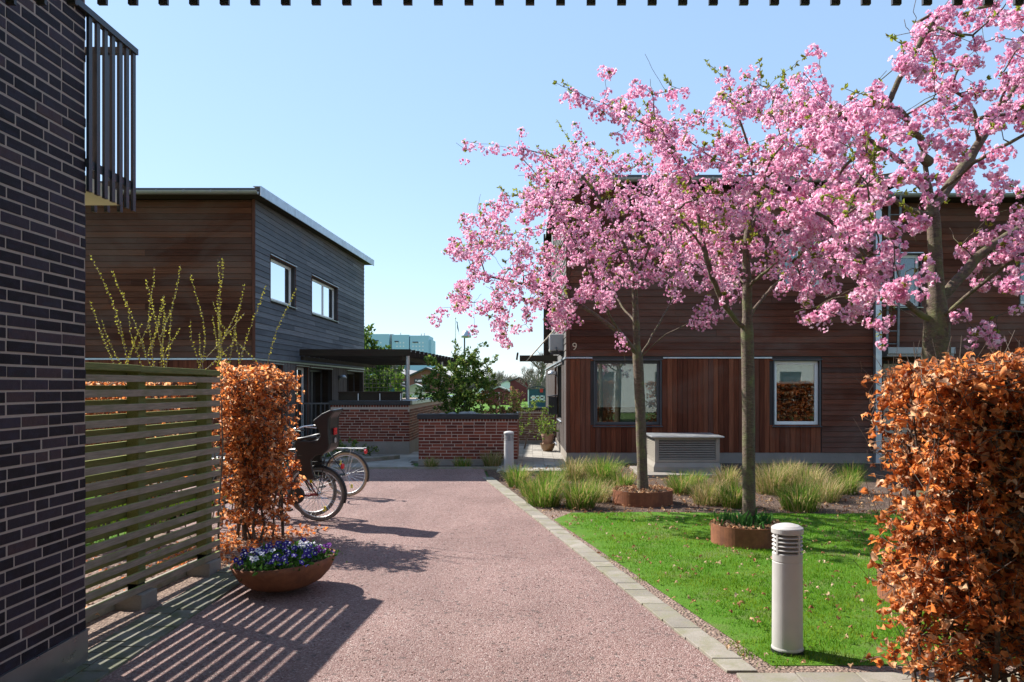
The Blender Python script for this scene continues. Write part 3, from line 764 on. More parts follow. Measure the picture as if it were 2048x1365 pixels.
mb = MB(); mb.bar((-0.28,21.0,2.44),(0.74,21.0,2.44),0.12,0.165); mb.bar((-0.36,21.0,2.40),(-0.33,21.0,2.60),0.05,0.05); b = mb.build('canopy_beam', MT['dark_wood'], h9)
for dy in (-0.07, 0.07):
    mb = MB(); mb.tube([(-0.10,21.0+dy,2.36),(0.72,21.0+dy,3.28)], 0.016, 6); mb.build('stay', MT['beige'], b)

# ---- neighbouring house to the right of number 9
hn = thing('timber_house', 'dark red-brown timber house behind the largest cherry trunk at the right edge', 'house', (12, 24, 0))
fn = Frame((7.78, 18.0, 0), (1, 0, 0), (0, -1, 0))
opsn = [(0.68,1.28,3.55,4.75),(0.42,1.45,0.1,2.22),(3.6,5.2,3.6,4.75)]
mb = MB(); hboards(mb, fn, 0.0, 9.0, 0.22, 5.95, 0.147, opsn); mb.build('front_cladding', MT['red_wood'], hn)
mb = MB(); backing(mb, fn, 0.0, 9.0, 0, 5.95, opsn); mb.box(7.79, 7.89, 18.12, 29, 0, 6); mb.box(7.8, 16.8, 29, 29.2, 0, 6.2); mb.box(16.7, 16.8, 18.2, 29, 0, 6); mb.build('wall', MT['room'], hn)
mb = MB(); fn.box(mb, 0, 9, -0.05, 0.215, 0, 0.012); mb.build('plinth', MT['plinth'], hn)
window(hn, fn, *opsn[0], depth=0.07, rmat='dark_frame'); window(hn, fn, *opsn[2], depth=0.07, rmat='dark_frame')
mb = MB(); fn.box(mb, 0.43, 1.44, 0.1, 2.21, -0.10, -0.05)
d = mb.build('door', MT['beige'], hn)
mb = MB(); fn.box(mb, 0.52, 0.55, 0.95, 1.1, -0.05, -0.01); fn.box(mb, 0.52, 0.66, 1.06, 1.09, -0.02, -0.0); mb.build('handle', MT['steel'], d)
rn = roof(hn, 7.75, 17.2, 17.55, 29.6, 5.96, 6.3, 0.10, 'roof_dark', 'dark_wood')
gutter(rn, 8.18, 17.2, 17.47, 6.03, 0.08)
mb = MB(); mb.box(8.0, 9.5, 17.3, 17.96, 2.42, 2.56); mb.box(8.0, 9.5, 17.36, 17.96, 2.36, 2.42); mb.build('door_canopy', MT['grey_plastic'], hn)
mb = MB()
for xx in (8.08, 8.33): mb.bar((xx,17.55,2.46),(xx,17.42,6.05),0.05,0.03,(0,1,0))
for k in range(12): mb.tube([(8.08,17.55-0.036*k*.3,2.65+k*0.29),(8.33,17.55-0.036*k*.3,2.65+k*0.29)], 0.014, 6)
tag(mb.build('roof_ladder', MT['dull_steel']), 'narrow grey roof ladder hanging on the red-brown wall left of the largest cherry trunk', 'ladder')
# ------------------------------------------------------------------ brick walls and planter
def brick_box(name, label, cat, x0, x1, y0, y1, top, mat, cop=0.11, plinth=0.12, right=True, cop_mat='coping', yr=None):
    t = thing(name, label, cat, ((x0+x1)/2, (y0+y1)/2, 0))
    core = MB(); core.box(x0+.0025, x1-.0025, y0+.0025, y1-.0025, 0, top-cop)
    w = core.build('wall', MT['red_mortar'], t)
    mb = MB(); f = Frame((x0, y0, 0), (1,0,0), (0,-1,0)); bricks(mb, f, 0, x1-x0, plinth, top-cop-0.045)
    u = 0
    while u < x1-x0-.04: f.box(mb, u, u+.052, top-cop-.05, top-cop, -.05, .001); u += .067
    if right:
        f2 = Frame((x1, y0+.002, 0), (0,1,0), (1,0,0)); bricks(mb, f2, 0, y1-y0, plinth, top-cop-0.045)
    mb.build('brickwork', MT[mat], w)
    mb = MB(); mb.box(x0-.03, x1+.03, y0-.035, y0+.28, top-cop, top); mb.build('coping', MT['coping'], t, bevel=0.01)
    mb = MB(); mb.box(x1-.26, x1+.028, y0+.283, y1+.03, top-cop, top-.002); mb.build('coping', MT[cop_mat], t, bevel=0.01)
    mb = MB(); mb.box(x0-.004, x1+.004, y0-.006, y1, -.05, plinth-.006); mb.build('plinth', MT['plinth'], t)
    return t
bp = brick_box('brick_planter', 'red brick planter with black coping and evergreen shrubs behind the grey bollard', 'planter', -2.40, -0.27, 16.7, 18.6, 1.09, 'red_brick')
mb = MB(); mb.box(-2.38, -0.5, 16.98, 18.58, 0.9, 1.03); mb.build('soil', MT['soil'], bp)
brick_box('brick_wall', 'dark red brick terrace wall under the timber pergola', 'wall', -4.94, -2.99, 19.2, 31.0, 1.33, 'red_brick', 0.11, 0.32, True, 'zinc')
brick_box('brick_wall', 'low mossy yellow-green brick wall behind the potted plant', 'wall', -0.62, 0.72, 22.7, 22.95, 1.07, 'mossy_brick', 0.08, 0.10, False)
k = 0
for px, py, r in ((885,826,.10),(905,824,.12),(928,822,.14),(942,818,.15),(955,823,.10),(868,826,.08),(985,826,.06),(1003,827,.07)):
    mb = MB(); c = pt(px, py+8, 17.05+0.12*(k%2)); c[2] = 1.03
    mb.lathe([(0.0,0.0),(r*.8,0.0),(r,r*.25),(r*.75,r*.55),(r*.3,r*.68),(0,r*.7)], (0,0,0), 9, 1.0, 0.7)
    vs = [(x*random.uniform(.85,1.15)+c[0], y*random.uniform(.85,1.15)+c[1], z*random.uniform(.9,1.1)+c[2]) for x,y,z in mb.v]; mb.v = vs
    tag(mb.build('stone', MT['stone'], smooth=False), 'grey stone lying among the shrubs on top of the red brick planter', 'stone', 'stones on the brick planter'); k += 1

gate = thing('iron_railing', 'dark iron railing between the grey house side and the dark brick terrace wall', 'railing', (-5.45, 19.25, 0))
mb = MB(); mb.box(-6.35, -4.97, 19.24, 19.275, 1.24, 1.28); mb.box(-6.35, -4.97, 19.245, 19.27, 0.10, 0.13); mb.build('rail', MT['dark_frame'], gate)
for i in range(13):
    mb = MB(); x = -6.33+i*0.112; mb.box(x-.008, x+.008, 19.25, 19.266, 0.02, 1.24); mb.build('baluster', MT['dark_frame'], gate)

pg = thing('pergola', 'dark timber slatted pergola attached to the grey house over the brick terrace', 'pergola', (-4.6, 26, 0))
for i in range(20):
    a = i/19; y = 21.2 + a*9.8
    xr = -3.26 + 0.86*a
    mb = MB(); mb.box(-6.30, xr, y-.022, y+.022, 2.52, 2.70); mb.build('slat', MT['dark_wood'], pg)
    mb = MB(); mb.lathe([(0.0,0),(.022,0.0),(.022,.03),(0,.03)], (0,0,0), 8); mb.v = [(xr+z*0.6, y+v, 2.64+u) for u,v,z in mb.v]; mb.build('bolt', MT['grey_plastic'], pg)
mb = MB(); mb.bar((-3.55,21.25,2.46),(-3.0,30.9,2.46),0.09,0.11); mb.build('beam', MT['dark_wood'], pg)
mb = MB(); mb.bar((-6.25,21.25,2.46),(-6.2,30.9,2.46),0.09,0.11); mb.build('beam', MT['dark_wood'], pg)
for x, y in ((-3.36,21.3),(-3.03,26.5)):
    mb = MB(); mb.tube([(x,y,1.32),(x,y,2.52)], 0.052, 12); mb.build('post', MT['steel'], pg, smooth=False)
for k, x in enumerate((-4.72,-4.16,-3.62)):
    t = thing('wooden_planter', ['dark wooden trough on the brick terrace wall, nearest the grey house','dark wooden trough between two others on the brick terrace wall','dark wooden trough on the brick terrace wall, nearest the pergola post'][k], 'planter box', (x,20.3,1.2), 'wooden troughs on the terrace')
    mb = MB(); mb.box(x-.24,x+.24,20.1,20.5,1.18,1.52); mb.box(x-.26,x+.26,20.08,20.52,1.52,1.545); mb.build('box', MT['dark_wood'], t, bevel=.006)
    mb = MB(); mb.box(x-.22,x+.22,20.12,20.48,1.50,1.548); mb.build('soil', MT['soil'], t)
    mb = MB(); mb.box(x+.262,x+.282,20.06,20.08,1.20,1.5); mb.build('bracket', MT['white_frame'], t)
mb = MB()
for i in range(12): mb.tube([(-6.35+i*.14,29.9,1.1),(-6.35+i*.14,29.9,2.5)], .009, 4)
for i in range(9): mb.tube([(-6.4,29.91,1.15+i*.16),(-4.7,29.91,1.15+i*.16)], .009, 4)
tag(mb.build('wire_trellis', MT['black_metal']), 'black wire mesh trellis under the pergola beside the grey house', 'trellis')
rl = thing('white_railing', 'white horizontal railing running behind the terrace', 'railing', (-4, 33, 0))
mb = MB(); mb.box(-7.2,-1.2,32.98,33.02,1.36,1.42); mb.build('rail', MT['white_frame'], rl)
for i in range(8):
    mb = MB(); x=-7.1+i*.83; mb.box(x-.02,x+.02,32.98,33.02,0,1.36); mb.build('post', MT['white_frame'], rl)

# ------------------------------------------------------------------ things fixed to the houses
def wall_lamp(c, out, label):
    t = thing('wall_lamp', label, 'lamp', tuple(c), 'outdoor wall lamps')
    c = np.array(c); o = np.array(out)
    mb = MB(); mb.bar(c, c+o*.03, .09, .14); mb.build('bracket', MT['dark_frame'], t)
    mb = MB(); prof = [(0.02,.10),(.07,.085),(.115,.04),(.13,-.02),(.12,-.02),(.10,.03),(.06,.07)]
    mb.lathe(prof, c+o*.13, 20, 1, 1, cap=False); mb.build('shade', MT['zinc'], t, smooth=True)
    mb = MB(); mb.lathe([(0,-.03),(.03,-.02),(.035,.02),(.02,.06),(0,.06)], c+o*.13, 12); mb.build('bulb', MT['white_frame'], t, smooth=True)
wall_lamp(s7.P(7.75, 1.97, .03), (1,0,0), 'small domed grey wall lamp on the grey boards under the pergola')
wall_lamp(s9.P(4.0, 2.02, .03), (-1,0,0), 'small domed wall lamp beside the door of house number 9')
t = thing('mailbox', 'black mailbox on the side wall of house number 9', 'mailbox', (0.6,21.0,.9))
mb = MB(); mb.box(.50,.73,20.85,21.25,.92,1.40); mb.build('body', MT['black_metal'], t, bevel=.01)
mb = MB(); mb.hexa([(.48,20.83,1.40),(.74,20.83,1.43),(.74,21.27,1.43),(.48,21.27,1.40),(.48,20.83,1.42),(.74,20.83,1.46),(.74,21.27,1.46),(.48,21.27,1.42)]); mb.build('lid', MT['black_metal'], t)
t = thing('heat_pump', 'grey heat pump fan unit high on the side wall of house number 9', 'heat pump', (.6,18.6,2.45))
mb = MB(); mb.box(.46,.80,18.25,19.05,2.52,2.92); mb.build('casing', MT['grey_plastic'], t, bevel=.03)
mb = MB(); mb.lathe([(0,0),(.15,0),(.15,.012),(.0,.012)], (0,0,0), 20); mb.v=[(.455-z,18.5+u,2.72+v) for u,v,z in mb.v]; mb.build('fan_grille', MT['dark_frame'], t)
mb = MB(); mb.box(.50,.82,18.35,18.39,2.46,2.52); mb.box(.50,.82,18.9,18.94,2.46,2.52); mb.box(.79,.82,18.35,18.39,2.3,2.52); mb.build('bracket', MT['dark_frame'], t)
mb = MB(); mb.tube([(.62,18.24,2.6),(.62,18.18,2.55),(.70,18.2,2.45),(.76,18.3,2.4)], .018, 6); mb.build('hose', MT['dark_frame'], t)

# ------------------------------------------------------------------ bollard lamps
def bollard(x, y, label):
    t = thing('bollard_lamp', label, 'bollard', (x,y,0), 'grey bollard lamps')
    mb = MB(); mb.lathe([(.100,0.0),(.100,.02),(.096,.03),(.094,.57),(.092,.572),(.092,.578),(.094,.58),(.094,.625),(.085,.632),(0,.632)], (x,y,0), 48); mb.build('post', MT['bollard'], t, smooth=False)
    mb = MB(); mb.lathe([(.103,-.02),(.103,.012),(.096,.012)], (x,y,0), 40, cap=False); mb.build('base_ring', MT['black_metal'], t)
    mb = MB(); mb.lathe([(.052,.63),(.052,.755)], (x,y,0), 24); mb.build('diffuser', MT['grey_plastic'], t, smooth=True)
    for k in range(4):
        z = .650+k*.0265
        mb = MB(); mb.lathe([(.060,z+.010),(.094,z-.004),(.096,z),(.094,z+.004),(.060,z+.016)], (x,y,0), 40, cap=False); mb.build('louvre', MT['bollard'], t)
    for k in range(4):
        a = radians(-60 + 90*k); mb = MB(); mb.bar((x+.090*cos(a),y+.090*sin(a),.625),(x+.090*cos(a),y+.090*sin(a),.755), .013,.013,(cos(a),sin(a),0)); mb.build('strut', MT['bollard'], t)
    mb = MB(); mb.lathe([(.05,.752),(.098,.752),(.100,.757),(.100,.785),(.097,.790),(.075,.803),(.04,.812),(0,.815)], (x,y,0), 48); mb.build('cap', MT['bollard'], t)
bollard(1.657, 4.99, 'grey louvred bollard lamp standing in the near lawn beside the kerb')
bollard(-0.415, 15.2, 'distant grey louvred bollard lamp in front of the red brick planter')

# ------------------------------------------------------------------ rusty steel rings round the trees
TREES = [(1.65,11.35,.435,.19),(2.37,8.47,.385,.20),(3.20,6.20,.385,.20)]
for (x,y,r,h), lab in zip(TREES, ('rusty steel ring round the smallest, farthest cherry trunk','rusty steel ring with green bulb leaves round the middle cherry trunk','rusty steel ring half hidden behind the near right beech hedge')):
    t = thing('planter_ring', lab, 'planter', (x,y,0), 'rusty rings round the cherry trees')
    mb = MB(); mb.lathe([(r,-.03),(r,h),(r-.008,h),(r-.008,-.03)], (x,y,0), 64, cap=False); mb.build('ring', MT['corten'], t, smooth=False)
    mb = MB(); mb.lathe([(r-.01,h-.05),(r*.6,h-.025),(r*.3,h-.01),(0,h)], (x,y,0), 40, cap=False); mb.build('mulch', MT['soil'], t, smooth=True)

# ------------------------------------------------------------------ louvred ventilation box
vb = thing('ventilation_box', 'beige-grey louvred ventilation box standing in the grass bed by house number 9', 'ventilation box', (3.0,15.5,0))
X0,X1,Y0,Y1 = 2.41,3.66,14.95,16.0
mb = MB(); mb.box(X0-.35,X1+.1,Y0-.5,Y1+.05,-.03,.04); mb.build('footing', MT['plinth'], vb, bevel=.01)
mb = MB(); mb.box(X0+.06,X1-.06,Y0+.06,Y1-.06,.2,.7); core = mb.build('core', MT['room'], vb)
mb = MB()
for a,b,c,d in ((X0,X0+.075,Y0,Y0+.05),(X1-.075,X1,Y0,Y0+.05),(X0,X0+.05,Y1-.06,Y1),(X1-.05,X1,Y1-.06,Y1)): mb.box(a,b,c,d,.22,.70)
mb.box(X0+.075,X1-.075,Y0,Y0+.05,.655,.70); mb.box(X0+.075,X1-.075,Y0,Y0+.05,.22,.275)
mb.box(X0,X0+.05,Y0+.05,Y1-.06,.655,.70); mb.box(X0,X0+.05,Y0+.05,Y1-.06,.22,.275)
mb.build('frame', MT['louver'], vb, bevel=.004)
mb = MB()
mb.hexa([(X0-.03,Y0-.03,.04),(X1+.03,Y0-.03,.04),(X1+.03,Y1,.04),(X0-.03,Y1,.04),(X0-.03,Y0-.03,.13),(X1+.03,Y0-.03,.13),(X1+.03,Y1,.13),(X0-.03,Y1,.13)])
mb.hexa([(X0-.03,Y0-.03,.13),(X1+.03,Y0-.03,.13),(X1+.03,Y1,.13),(X0-.03,Y1,.13),(X0+.004,Y0+.004,.218),(X1-.004,Y0+.004,.218),(X1-.004,Y1-.004,.218),(X0+.004,Y1-.004,.218)])
mb.build('base', MT['louver'], vb, bevel=.004)
for k in range(11):
    z=.285+k*.034; mb=MB()
    mb.hexa([(X0+.076,Y0+.002,z),(X1-.076,Y0+.002,z),(X1-.076,Y0+.05,z+.016),(X0+.076,Y0+.05,z+.016),(X0+.076,Y0+.006,z+.014),(X1-.076,Y0+.006,z+.014),(X1-.076,Y0+.05,z+.020),(X0+.076,Y0+.05,z+.020)])
    mb.hexa([(X0+.002,Y0+.051,z),(X0+.05,Y0+.051,z+.016),(X0+.05,Y1-.061,z+.016),(X0+.002,Y1-.061,z),(X0+.006,Y0+.051,z+.014),(X0+.05,Y0+.051,z+.020),(X0+.05,Y1-.061,z+.020),(X0+.006,Y1-.061,z+.014)])
    mb.build('louvre', MT['louver'], vb)
mb = MB(); mb.box(X0-.07,X1+.07,Y0-.08,Y1+.05,.702,.728); mb.build('lid', MT['steel'], vb, bevel=.004)

# ------------------------------------------------------------------ potted plant
t = thing('glazed_bowl', 'brown glazed bowl on the pale tiles by the side wall of house number 9', 'bowl', (.46,20.1,0))
mb = MB(); mb.lathe([(.10,0),(.12,.01),(.17,.10),(.195,.19),(.20,.21),(.185,.21),(.16,.12),(.0,.10)], (.46,20.1,0), 32); mb.build('bowl', MT['pot_brown'], t, smooth=True)
t2 = thing('potted_plant', 'leafy green potted plant standing in the brown glazed bowl', 'potted plant', (.46,20.1,.1))
mb = MB(); mb.lathe([(.11,.10),(.155,.40),(.165,.40),(.165,.45),(.15,.45),(.145,.42),(0,.42)], (.46,20.1,0), 28); mb.build('pot', MT['terracotta'], t2, smooth=False)
POTTED = t2
t = thing('shoe', 'dark shoe left on the pale tiles beside the brown glazed bowl', 'shoe', (.78,20.0,0)) if False else None

# ------------------------------------------------------------------ bicycles
def wheel(parent, cx, R, tyre, rimm='steel', w=.019):
    mb = MB(); mb.torus((cx,0,R), R-w, w, (0,1,0), 56, 8); t = mb.build('tyre', MT[tyre], parent, smooth=True); t.name = 'wheel'
    mb = MB(); mb.torus((cx,0,R), R-2*w-.008, .011, (0,1,0), 56, 6); mb.build('rim', MT[rimm], t, smooth=True)
    mb = MB(); mb.tube([(cx,-.05,R),(cx,.05,R)], .02, 10)
    n=32
    for k in range(n):
        a = 2*pi*k/n; s = .032 if k%2 else -.032; b = a + (.5 if k%4<2 else -.5)
        mb.tube([(cx+.02*cos(b),s,R+.02*sin(b)),(cx+(R-.05)*cos(a),0,R+(R-.05)*sin(a))], .0021, 4, False)
    mb.build('spokes', MT['chrome'], t)
    return t
def mudguard(parent, cx, R, a0, a1, m):
    mb = MB(); n=26; vs=[]; fs=[]
    for i in range(n+1):
        a = radians(a0+(a1-a0)*i/n)
        for y,r in ((-.027,R+.004),(-.018,R+.016),(0,R+.021),(.018,R+.016),(.027,R+.004)): vs.append((cx+r*cos(a),y,R-.01+.01+r*sin(a)))
    for i in range(n):
        for j in range(4): fs.append((i*5+j,i*5+j+1,(i+1)*5+j+1,(i+1)*5+j))
    mb.add(vs, fs); o = mb.build('mudguard', MT[m], parent, smooth=True)
    md = o.modifiers.new('thick','SOLIDIFY'); md.thickness=.003
def bicycle(label, loc, rz, tyre, paint, guard='black_metal', seat=False, lean=0):
    t = thing('bicycle', label, 'bicycle', (0,0,0), 'bicycles parked behind the beech hedge')
    R=.343
    wheel(t, 0, R, tyre); wheel(t, -1.07, R, tyre)
    mudguard(t, 0, R+.004, -18, 200, guard); mudguard(t, -1.07, R+.004, 10, 160, guard)
    mb=MB(); r=.016
    bbp=(-.46,0,.285); st=(-.30,0,.78); hb=(-.90,0,.66); ht=(-.865,0,.86)
    mb.tube([bbp,st],r,10); mb.tube([bbp,(-.68,0,.42),hb],.019,10); mb.tube([(-.36,0,.60),(-.60,0,.60),ht],.016,10); mb.tube([hb,ht],.02,10)
    for s in (-1,1):
        mb.tube([(-.46,s*.03,.285),(-.25,s*.055,.32),(0,s*.06,R)],.010,8); mb.tube([(-.31,s*.02,.73),(-.12,s*.055,.5),(0,s*.06,R)],.008,8)
        mb.tube([(-.90,s*.03,.64),(-.98,s*.05,.50),(-1.07,s*.055,R)],.011,8)
    mb.tube([ht,(-.83,0,1.02)],.013,8); mb.tube([st,(-.265,0,.89)],.013,8)
    mb.build('frame', MT[paint], t, smooth=True)
    mb=MB(); vs=[]
    prof=[(-.42,.03),(-.36,.035),(-.28,.075),(-.20,.115),(-.15,.11)]
    mb.tube([(x,0,.905) for x,_ in prof],[w for _,w in prof],12); mb.v=[(x,y,.905+(z-.905)*.42) for x,y,z in mb.v]; mb.build('saddle', MT['plastic'], t, smooth=True)
    mb=MB(); hbp=[(-.60,-.30,1.05),(-.70,-.29,1.07),(-.80,-.16,1.06),(-.83,0,1.03),(-.80,.16,1.06),(-.70,.29,1.07),(-.60,.30,1.05)]; mb.tube(hbp,.011,8)
    h=mb.build('handlebar', MT['chrome'], t, smooth=True)
    for s in (-1,1):
        mb=MB(); mb.tube([(-.55,s*.302,1.045),(-.68,s*.295,1.068)],.017,10); mb.build('grip', MT['plastic'], h, smooth=True)
        mb=MB(); mb.tube([(-.62,s*.27,1.03),(-.78,s*.22,1.05)],.006,6); mb.build('brake_lever', MT['chrome'], h)
    mb=MB()
    for s in (-1,1):
        mb.tube([(-.30,s*.05,.74),(-.1,s*.06,.745),(.30,s*.06,.75)],.006,6); mb.tube([(0,s*.062,R),(.10,s*.06,.75)],.005,6)
    for x in (-.2,-.05,.1,.28): mb.tube([(x,-.06,.747),(x,.06,.747)],.005,6)
    mb.build('luggage_rack', MT['steel'] if not seat else MT['black_metal'], t)
    mb=MB(); mb.lathe([(0,0),(.036,0),(.040,.012),(.03,.03),(0,.035)],(0,0,0),14); mb.v=[(.30+z,x,.70+y) for x,y,z in mb.v]; mb.build('rear_light', MT['reflector'], t, smooth=True)
    mb=MB(); mb.tube([(-.46,-.10,.285),(-.46,.10,.285)],.018,10); mb.bar((-.46,-.085,.285),(-.34,-.085,.17),.018,.03,(0,1,0)); mb.bar((-.46,.085,.285),(-.58,.085,.40),.018,.03,(0,1,0))
    c=mb.build('crank', MT['chrome'], t)
    for x,y,z in ((-.34,-.14,.165),(-.58,.14,.405)):
        mb=MB(); mb.box(x-.045,x+.045,y-.05,y+.04,z-.012,z+.012); mb.build('pedal', MT['plastic'], c, bevel=.004)
    mb=MB(); mb.lathe([(0,0),(.105,0),(.112,.01),(.112,.022),(.09,.034),(0,.036)],(0,0,0),28); mb.v=[(-.26+x,-.075-z,.345+y) for x,y,z in mb.v]
    mb.build('chain_guard', MT['plastic'], t)
    mb=MB(); mb.tube([(-.36,.03,.27),(-.30,.13,.10),(-.28,.17,.0)],.008,6); mb.build('kick_stand', MT['chrome'], t)
    for k in (0,1):
        mb=MB(); a=2.1+k*3.0; c2=(.20*cos(a),0,R+.20*sin(a)); mb.box(c2[0]-.015,c2[0]+.015,-.008,.008,c2[2]-.03,c2[2]+.03); mb.build('spoke_reflector', MT['yellow'], t)
    if seat:
        cs_out=[(-.24,1.00),(-.22,1.045),(-.05,1.035),(.06,1.05),(.095,1.10),(.075,1.17),(.02,1.25),(.00,1.285),(.12,1.375),(.235,1.425),(.275,1.42),(.262,1.385),(.215,1.32),(.205,1.18),(.215,1.0),(.20,.93),(.13,.875),(.03,.85),(-.02,.80),(.00,.64),(.03,.585),(-.01,.555),(-.16,.565),(-.185,.63),(-.20,.80),(-.23,.93)]
        back=[(.06,1.05),(.095,1.10),(.11,1.2),(.10,1.28),(.235,1.425),(.275,1.42),(.262,1.385),(.215,1.32),(.205,1.18),(.215,1.0),(.20,.93),(.13,.875),(.03,.85),(-.10,.88),(-.22,.94),(-.235,.985)]
        mb=MB(); mb.sweep([(x,0,z) for x,z in back],(0,-.15,0),(0,.15,0)); cs=mb.build('child_seat', MT['plastic'], t, bevel=.018)
        for s in (-1,1):
            mb=MB(); mb.sweep([(x,0,z) for x,z in cs_out],(0,s*.152,0),(0,s*.185,0)); mb.build('side_shell', MT['plastic'], cs, bevel=.014)
        mb=MB(); mb.box(.216,.232,-.05,.05,1.10,1.185); mb.build('reflector', MT['reflector'], cs, bevel=.004)
        mb=MB(); mb.lathe([(0,0),(.035,0),(.035,.006),(0,.006)],(0,0,0),16); mb.v=[(.222+z,x,1.03+y) for x,y,z in mb.v]; mb.build('badge', MT['grey_plastic'], cs)
        mb=MB(); mb.tube([(-.26,-.14,1.03),(-.22,-.17,1.05),(-.05,-.15,1.075),(.03,-.13,1.08)],.020,8); mb.tube([(-.26,.14,1.03),(-.05,.15,1.08),(.03,.13,1.085)],.020,8); mb.build('safety_bar', MT['plastic'], cs, smooth=True)
        mb=MB(); mb.box(-.19,.02,-.15,.15,.545,.57); mb.build('foot_rest', MT['plastic'], cs, bevel=.008)
    t.location = loc; t.rotation_euler = (radians(lean),0,rz)
    return t
bicycle('bicycle with a tall black child seat over its rear wheel', (-2.665,9.8,-.012), radians(-6), 'worn_tyre', 'red_paint', seat=True, lean=2)
bicycle('bicycle facing the path with its front wheel beside the child seat bicycle', (-3.92,10.35,-.012), radians(172), 'worn_tyre', 'blue_paint', guard='black_metal', lean=-3)
bicycle('farthest bicycle by the beech hedge, with tan tyres and a red rear lamp', (-2.83,12.0,-.012), radians(-10), 'tan_tyre', 'blue_paint', lean=2)
# ------------------------------------------------------------------ vegetation kit
def rand_rot(N, nrm, spin=None):
    nrm = nrm / (np.linalg.norm(nrm, axis=1, keepdims=True) + 1e-9)
    h = np.where(np.abs(nrm[:, 2:3]) < 0.9, np.array([[0,0,1.0]]), np.array([[1.0,0,0]]))
    u = np.cross(h, nrm); u /= np.linalg.norm(u, axis=1, keepdims=True) + 1e-9
    v = np.cross(nrm, u)
    a = rng.uniform(0, 2*pi, N) if spin is None else spin
    c, s = np.cos(a)[:, None], np.sin(a)[:, None]
    return np.stack([u*c + v*s, v*c - u*s, nrm], axis=2)      # columns x,y,z

def dir_rot(N, ydir, roll=None):
    y = ydir / (np.linalg.norm(ydir, axis=1, keepdims=True) + 1e-9)
    r = rng.normal(size=(N,3)); z = r - y*np.sum(r*y, axis=1, keepdims=True)
    z /= np.linalg.norm(z, axis=1, keepdims=True) + 1e-9
    return np.stack([np.cross(y, z), y, z], axis=2)

def scatter(name, V, F, pos, R, sc, m, parent=None, jitter=0.0, smooth=False):
    V = np.array(V, float); F = np.array(F, int); N = len(pos)
    sc = np.asarray(sc, float)
    if sc.ndim == 0: sc = np.full(N, float(sc))
    s3 = sc[:, None, None] if sc.ndim == 1 else sc[:, None, :]
    vv = np.broadcast_to(V[None], (N,)+V.shape) * s3
    if jitter: vv = vv + rng.normal(size=vv.shape) * jitter * (sc[:, None, None] if sc.ndim == 1 else sc.mean(1)[:, None, None])
    out = np.einsum('nij,nkj->nki', R, vv) + np.asarray(pos)[:, None, :]
    loops = (F[None] + (np.arange(N)*len(V))[:, None, None]).reshape(-1)
    starts = np.arange(N*len(F)) * F.shape[1]
    return np_mesh(name, out.reshape(-1,3), loops, starts, m, parent, smooth)

def leaf_tpl(w=0.34, curl=0.22, fold=0.14, rows=4, tip=0.0):
    V = [(0,0,0)]; F = []
    for i in range(1, rows):
        t = i/rows; ww = w * sin(pi*t**0.85)**0.8; z = curl*sin(pi*t*1.1)
        V += [(-ww,t,z+fold*ww*2), (0,t,z), (ww,t,z+fold*ww*2)]
    V.append((0,1,tip))
    F += [(0,2,1),(0,3,2)]
    for i in range(rows-2):
        a = 1+i*3; b = a+3
        for j in (0,1): F += [(a+j,a+j+1,b+j+1),(a+j,b+j+1,b+j)]
    a = 1+(rows-2)*3; e = len(V)-1
    F += [(a,a+1,e),(a+1,a+2,e)]
    return V, F
LEAF_V, LEAF_F = leaf_tpl(0.30, 0.26, 0.42, 5, -0.20)
LEAF2_V, LEAF2_F = leaf_tpl(0.24, 0.10, 0.2, 3, -0.05)
BLADE_V = [(-.5,0,0),(.5,0,0),(-.36,0.12,.45),(.36,0.12,.45),(0,0.42,1)]
BLADE_F = [(0,1,3),(0,3,2),(2,3,4)]

def flower_tpl():
    V, F = [(0,0,0)], []
    n = 10
    for k in range(n):
        a = 2*pi*k/n; r = 1.0 if k % 2 == 0 else 0.72
        V.append((r*cos(a), r*sin(a), 0.42 if k % 2 == 0 else 0.22))
    for k in range(n): F.append((0, 1+k, 1+(k+1)%n))
    o = len(V); V.append((0,0,0.12)); m = 6
    for k in range(m):
        a = 2*pi*(k+.4)/m; r = 0.62 if k % 2 else 0.5
        V.append((r*cos(a), r*sin(a), 0.75 if k % 2 else 0.5))
    for k in range(m): F.append((o, o+1+k, o+1+(k+1)%m))
    return V, F
FLOWER_V, FLOWER_F = flower_tpl()

def in_poly(x, y, poly):
    c = False; n = len(poly); j = n-1
    for i in range(n):
        xi, yi = poly[i]; xj, yj = poly[j]
        if (yi > y) != (yj > y) and x < (xj-xi)*(y-yi)/(yj-yi)+xi: c = not c
        j = i
    return c

